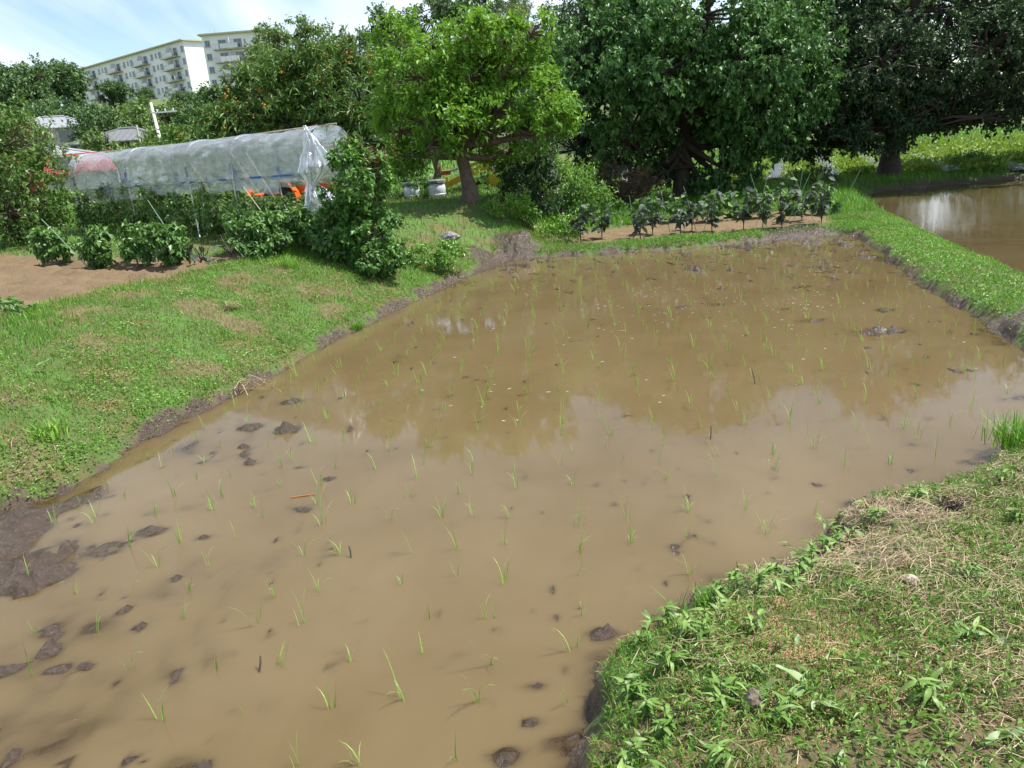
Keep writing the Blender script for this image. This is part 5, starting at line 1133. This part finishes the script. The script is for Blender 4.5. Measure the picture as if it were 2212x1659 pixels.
for i, (x, y) in enumerate(WP):
    rt = empty('leafy_weed', (x, y, tz(x, y)), 'small upright weed with lance-shaped leaves on the near bank', 'weed', 'leafy weeds rooted on the near bank')
    rr = random.Random(900 + i); mb = MB(); st = []
    for k in range(3):
        e = Vector((rr.gauss(0, .03), rr.gauss(0, .03), rr.uniform(.05, .10))); b = Vector((rr.gauss(0, .01), rr.gauss(0, .01), -.01)); mb.tube([b, e], .002, 5); st.append((b, e))
    mb.build('stem', M_stemg, rt)
    for k in range(24):
        b, e = st[k % 3]; p = b.lerp(e, rr.uniform(.3, 1)); link('leaf', BL[rr.randrange(3)], rt, loc=p, rot=(rr.gauss(0, .3), rr.uniform(-.8, .2), rr.uniform(0, 6.28)), scale=rr.uniform(.6, 1.1))
# straw clumps and twigs on the left bank
def strawclump(label, x, y, n_, r, seed, name='straw_clump'):
    global R
    keepR = R; R = np.random.default_rng(seed)
    P = np.stack([R.normal(0, r, n_), R.normal(0, r * .8, n_), np.abs(R.normal(.03, .02, n_))], 1)
    V, F_ = strawV(P, R.uniform(.08, .26, n_), R.uniform(.003, .006, n_), .3); rn = R.random(n_); R = keepR
    return tag(link(name, npmesh(name, V, F_, M_straw, dict(rnd=np.repeat(rn * .9 + .1, 6))), loc=(x, y, tz(x, y) + .01)), label, 'straw')
strawclump('pulled-up clump of pale dry grass high on the left bank', -3.16, 8.6, 70, .06, 81)
strawclump('flat patch of brown dry stalks in the middle of the left bank', -2.62, 7.05, 90, .14, 82)
strawclump('heap of dry stalks left of the eggplant bed', 1.2, 15.35, 160, .18, 83)
strawclump('dry grass heap at the left edge behind the bare soil', -8.4, 14.2, 160, .25, 84)
tag(link('fallen_leaf', DL[2], loc=(-4.0, 6.2, tz(-4.0, 6.2) + .07), rot=(.2, -.2, .4), scale=.8), 'yellowish fallen leaf lying alone on the left bank', 'leaf')
# sticks in the paddy
for i, (x, y, an, ln, el, lab) in enumerate([(2.03, 5.95, 1.9, .12, 1.2, 'short dark stick standing in the water on the right side of the paddy'), (1.35, 4.85, 1.2, .09, 1.1, 'tiny dark stick poking from the water in the middle right'), (-1.18, 2.72, 1.4, .06, 1.0, 'tiny pale stick in the shallow water at lower left'), (-.95, 3.62, 1.8, .06, 1.1, 'tiny stub sticking out of the water left of centre'), (-1.45, 4.45, .1, .12, .02, 'reddish stick floating flat at the left of the paddy')]):
    d = Vector((math.cos(an) * math.cos(el), math.sin(an) * math.cos(el), math.sin(el)))
    tag(MB().tube([-d * .04, d * ln * .5 + Vector((.004, 0, 0)), d * ln], [.004, .0045, .003], 6).build('stick', M_stick if i != 4 else M_rust, loc=(x, y, .004)), lab, 'stick')

# ================================================================== FIELD BEHIND THE DARK TREES
fd = Vector((.36, .933, 0)); fn = Vector((.933, -.36, 0)); o0 = Vector((8.6, 26.3, 0))
ords = ['first', 'second', 'third', 'fourth', 'fifth', 'sixth', 'seventh', 'eighth']
for i in range(8):
    st_ = o0 + fn * (i * 1.75) - fd * (i * .25)
    rg = np.random.default_rng(700 + i); n = 3600
    a = rg.uniform(0, 22, n) ** 1.0; b = rg.normal(0, .26, n); x = st_.x + fd.x * a + fn.x * b; y = st_.y + fd.y * a + fn.y * b
    z = lerp_land(x, y)[0] + .05 + rg.random(n) * .16
    dv = rg.normal(0, 1, (n, 3)); dv[:, 2] = np.abs(dv[:, 2])
    V, F_ = leafV(np.stack([x, y, z], 1), dv, np.tile([[0, 0, 1.]], (n, 1)) + rg.normal(0, .5, (n, 3)), rg.uniform(.12, .25, n), rg.uniform(.08, .14, n))
    tag(link('crop_row', npmesh('crop_row', V, F_, M_lettuce, dict(rnd=np.repeat(rg.random(n), 4)))), '%s row from the left of low bright green crops behind the dark trees' % ords[i], 'crop row', 'crop rows of the far field')
    ms_ = st_ + fn * .87; ks = 30; Vm = []
    for k in range(ks + 1):
        c = ms_ + fd * (22 * k / ks)
        for j in range(5):
            bb = (j / 4 - .5) * .7; px_, py_ = c.x + fn.x * bb, c.y + fn.y * bb
            Vm.append((px_, py_, tz(px_, py_) + .05 + .07 * (1 - (2 * bb / .7) ** 2)))
    im = np.arange((ks + 1) * 5).reshape(ks + 1, 5); Fm = np.stack([im[:-1, :-1], im[:-1, 1:], im[1:, 1:], im[1:, :-1]], -1).reshape(-1, 4)
    tag(link('mulch_strip', npmesh('mulch_strip', np.array(Vm), Fm, M_mulch, smooth=True)), '%s strip from the left of dark plastic mulch behind the dark trees' % ords[i], 'mulch strip', 'mulch strips of the far field')
for (x, y, lab, mt, sc) in [(4.35, 25.6, 'white sack standing in the gap left of the mulberry trunk', M_bag, (.45, .4, .6)), (6.4, 38.5, 'blue tarpaulin heap seen through the gap left of the mulberry', M_tarp, (1.3, .8, .30)), (15.5, 44, 'blue tarpaulin heap at the end of the crop rows', M_tarp, (1.8, 1.0, .34))]:
    mb = MB(); mb.lathe([(.5, 0), (.52, .2), (.46, .55), (.33, .85), (.18, 1.0), (.001, 1.02)], 14); v = np.array(mb.v); v = v * (1 + .8 * (n3(v * 3.6 + 5, 7) - .5))[:, None] * np.array([sc])
    tag(link('sack' if mt is M_bag else 'tarpaulin_heap', npmesh('covered_heap', v, np.array(mb.f), mt, smooth=True), loc=(x, y, tz(x, y) - .03)), lab, 'sack' if mt is M_bag else 'tarpaulin')

# ================================================================== BUILDINGS
def frame_m(u, w_):   # local x along facade, local y into the building
    return Matrix(((u.x, w_.x, 0), (u.y, w_.y, 0), (0, 0, 1)))
def apartment(label, corner, u, length, depth, floors, bays, ztop, seed, laundry):
    st = 2.72; h = floors * st + .8; zb = ztop - h
    w_ = Vector((-u.y, u.x, 0))
    if w_.y < 0: w_ = -w_
    root = empty('apartment_building', (corner[0], corner[1], zb), label, 'building')
    root.rotation_euler = (0, 0, 0)
    Mx = frame_m(u, w_)
    def B(mb, c, d): return mb.box(Mx @ Vector(c), d, Mx)
    B(MB(), (length / 2, depth / 2, h / 2), (length, depth, h)).build('wall', M_apt, root)
    for xe in (-.004, length + .004):
        B(MB(), (xe, depth / 2, h / 2 - .3), (.012, depth - .05, h - .9)).build('end_wall', M_aptend, root)
    rf = B(MB(), (length / 2, depth / 2, h + .14), (length + 1.2, depth + 1.6, .28)).build('roof', M_cornice, root)
    B(MB(), (length / 2, depth / 2, h + .34), (length + .6, depth + 1.0, .12)).build('roof_deck', M_slabc, rf)
    for k in range(bays + 1): B(MB(), (length * (k + .3) / (bays + .6), 1.0, h + .9), (.08, .08, 1.2)).build('aerial', M_rail, rf)
    bw = length / bays; lw_ = bw * .50
    def window(x, z, ww, hh):
        f = B(MB(), (x, -.02, z), (ww + .16, .10, hh + .16)).build('window', M_frame, root)
        for s in (-1, 1): B(MB(), (x + s * ww / 4, -.075, z), (ww / 2 - .06, .03, hh)).build('pane', M_glass, f)
        B(MB(), (x, -.12, z - hh / 2 - .11), (ww + .3, .2, .06)).build('sill', M_slabc, f)
    rr = random.Random(seed)
    for b in range(bays):
        x0 = b * bw + bw * .16
        for fl in range(floors):
            z0 = fl * st + .35
            window(b * bw + bw * .07, z0 + 1.5, 1.1, 1.2); window(b * bw + bw * .80, z0 + 1.5, 1.3, 1.2); window(b * bw + bw * .93, z0 + 1.6, .7, .9)
            cx__ = x0 + lw_ / 2
            bal = B(MB(), (cx__, -.65, z0 + .02), (lw_, 1.3, .16)).build('balcony', M_slabc, root)
            pw = lw_ * .52
            B(MB(), (cx__ - lw_ * .02, -1.28, z0 + .66), (pw, .06, .95)).build('panel', M_panel, bal)
            mbr = MB(); B(mbr, (cx__, -1.27, z0 + 1.18), (lw_, .05, .05))
            for k in range(13):
                xx_ = cx__ - lw_ / 2 + lw_ * k / 12
                B(mbr, (xx_, -1.27, z0 + .62), (.035, .035, 1.1))
            for s in (-1, 1): B(mbr, (cx__ + s * lw_ / 2, -.65, z0 + 1.18), (.05, 1.28, .05))
            mbr.build('railing', M_rail, bal)
            for (xo, ww) in ((-lw_ * .24, 1.7), (lw_ * .22, 1.7)): 
                f = B(MB(), (cx__ + xo, -.02, z0 + 1.15), (ww + .16, .10, 2.0)).build('balcony_door', M_frame, root)
                for s in (-1, 1): B(MB(), (cx__ + xo + s * ww / 4, -.075, z0 + 1.15), (ww / 2 - .06, .03, 1.84)).build('pane', M_glass, f)
            B(MB(), (cx__ + .02, -.65, z0 + 1.25), (.06, 1.2, 2.3)).build('divider', M_panel, bal)
            if (b, fl) in laundry:
                lt = laundry[(b, fl)]
                lo_ = empty('laundry', Vector((corner[0], corner[1], zb)) + Mx @ Vector((cx__, -1.38, z0 + 1.15)), lt[0], 'laundry')
                for k in range(lt[1]):
                    hh = rr.uniform(.7, 1.2); MB().box(Mx @ Vector(((k - lt[1] / 2) * .62 + rr.uniform(-.05, .05), -.03 * (k % 2), -hh / 2 + .1)), (.52, .04, hh), Mx).build('cloth', lt[2] if rr.random() < .8 else M_cloth, lo_)
    return root
u1 = Vector((-46.1, 38, 0)).normalized()
# local x runs from the near right corner to the far left end
apartment('long white apartment block on the hill with a blank end wall and rows of balconies', (-72.6, 200), u1, 59.7, 11, 6, 4, 32.7, 3,
          {(0, 3): ('dark laundry hanging on a balcony near the right end of the long apartment block', 5, M_cloth2), (0, 1): ('white laundry low on the right end of the long apartment block', 5, M_cloth)})
apartment('nearer apartment block half hidden by trees, its balconies facing the viewer', (-62.9, 185), Vector((1, .02, 0)).normalized(), 15, 11, 6, 1, 31.0, 4,
          {(0, 4): ('row of white laundry on an upper balcony of the nearer apartment block', 7, M_cloth), (0, 2): ('white laundry two floors lower on the nearer apartment block', 5, M_cloth)})

def house(label, x, y, wd_, dp, zeave, zridge, roofm, wallm, rz, hip=True, name='house', wins=()):
    zb = tz(x, y) - .3; rt = empty(name, (x, y, zb), label, 'house' if name == 'house' else 'shed', rz=rz)
    he = zeave - zb; hr = zridge - zb
    MB().box((0, 0, he / 2), (wd_, dp, he)).build('wall', wallm, rt)
    e = .6; X, Y = wd_ / 2 + e, dp / 2 + e; rx = wd_ / 2 - dp / 2 if hip else X
    rx = max(rx, .5)
    rf = MB().add([(-X, -Y, he - .12), (X, -Y, he - .12), (X, Y, he - .12), (-X, Y, he - .12), (-rx, 0, hr), (rx, 0, hr), (-X, -Y, he - .02), (X, -Y, he - .02), (X, Y, he - .02), (-X, Y, he - .02)],
             [(0, 3, 2, 1), (0, 1, 7, 6), (1, 2, 8, 7), (2, 3, 9, 8), (3, 0, 6, 9), (6, 7, 5, 4), (8, 9, 4, 5), (7, 8, 5), (9, 6, 4)]).build('roof', roofm, rt)
    mb = MB(); mb.tube([(-rx - .1, 0, hr + .04), (rx + .1, 0, hr + .04)], .12, 6); mb.build('ridge_cap', roofm, rf)
    for s in (-1, 1):
        for sy in (-1, 1):
            if hip: MB().tube([(s * rx, 0, hr + .03), (s * X, sy * Y, he + .03)], .08, 5).build('hip_cap', roofm, rf)
    nrib = int(wd_ / .45)
    for k in range(nrib):
        xx_ = -X + (k + .5) * 2 * X / nrib
        f = 1 if abs(xx_) <= rx else (X - abs(xx_)) / (X - rx + 1e-6)
        MB().bar((xx_, -Y + .02, he + .015), (xx_, -Y + Y * f * .98 + .02, he + .015 + (hr - he) * f * .98), .07, .05).build('roof_rib', roofm, rf)
    for (wx_, wz, ww, hh, mt) in wins:
        f = MB().box((wx_, -dp / 2 - .02, wz), (ww + .12, .08, hh + .12)).build('window', M_frame, rt)
        MB().box((wx_, -dp / 2 - .07, wz), (ww, .03, hh)).build('pane', mt, f)
    return rt
house('pale grey hip roof rising from the trees on the left hillside', -51.5, 95, 9.5, 7, 8.2, 9.6, M_tile, M_house, .25, True, wins=((-1, 3.5, 1.6, 1.2, M_glass), (2, 3.5, 1.6, 1.2, M_glass)))
house('dark tiled house half hidden by the round light green tree', -32.6, 72, 6.6, 5.4, 5.2, 6.3, M_tiled, M_brownw, .1, True, wins=((-2.6, 2.6, 1.4, 1.2, M_glass), (2.6, 2.6, 1.4, 1.2, M_glass)))
house('cream house with a slate-blue roof behind the red-roofed shed', -26.3, 47, 5.2, 4.6, 3.25, 4.15, M_tile, M_house, -.35, True, wins=((-.8, 1.5, 1.2, 1.0, M_glass),))
sh_ = house('low shed with a red metal roof and a red door left of the plastic tunnel', -21.2, 41.5, 8.0, 5, 2.55, 3.35, M_redroof, M_house, .12, False, 'shed', wins=((-.2, 1.5, .9, .8, M_glass),))
MB().box((-1.9, -2.53, .95), (1.3, .06, 1.7)).build('door', M_redwall, sh_)
MB().box((-1.9, -3.0, 1.95), (2.2, 1.0, .05)).build('canopy', M_house, sh_)
# utility poles
pr_ = empty('utility_pole', (-20.6, 50, tz(-20.6, 50)), 'concrete utility pole with a crossarm rising above the plastic tunnel', 'utility pole')
hpz = 6.4 - pr_.location.z
MB().tube([(0, 0, -.2), (-.25, 0, hpz)], [.125, .085], 10).build('pole', M_concrete, pr_, smooth=True)
am = MB().box((.55, -.14, hpz - .62), (1.5, .09, .09)).build('crossarm', M_steel, pr_)
for k in range(3): MB().lathe([(.001, 0), (.05, .02), (.035, .08), (.05, .12), (.001, .16)], 8, c=(.1 + k * .5, -.14, hpz - .58)).build('insulator', M_white, am)
p2 = empty('utility_pole', (-22.9, 52, tz(-22.9, 52)), 'thin distant pole left of the concrete utility pole', 'utility pole')
MB().tube([(0, 0, -.2), (0, 0, 5.3 - p2.location.z)], [.08, .06], 8).build('pole', M_concrete, p2)
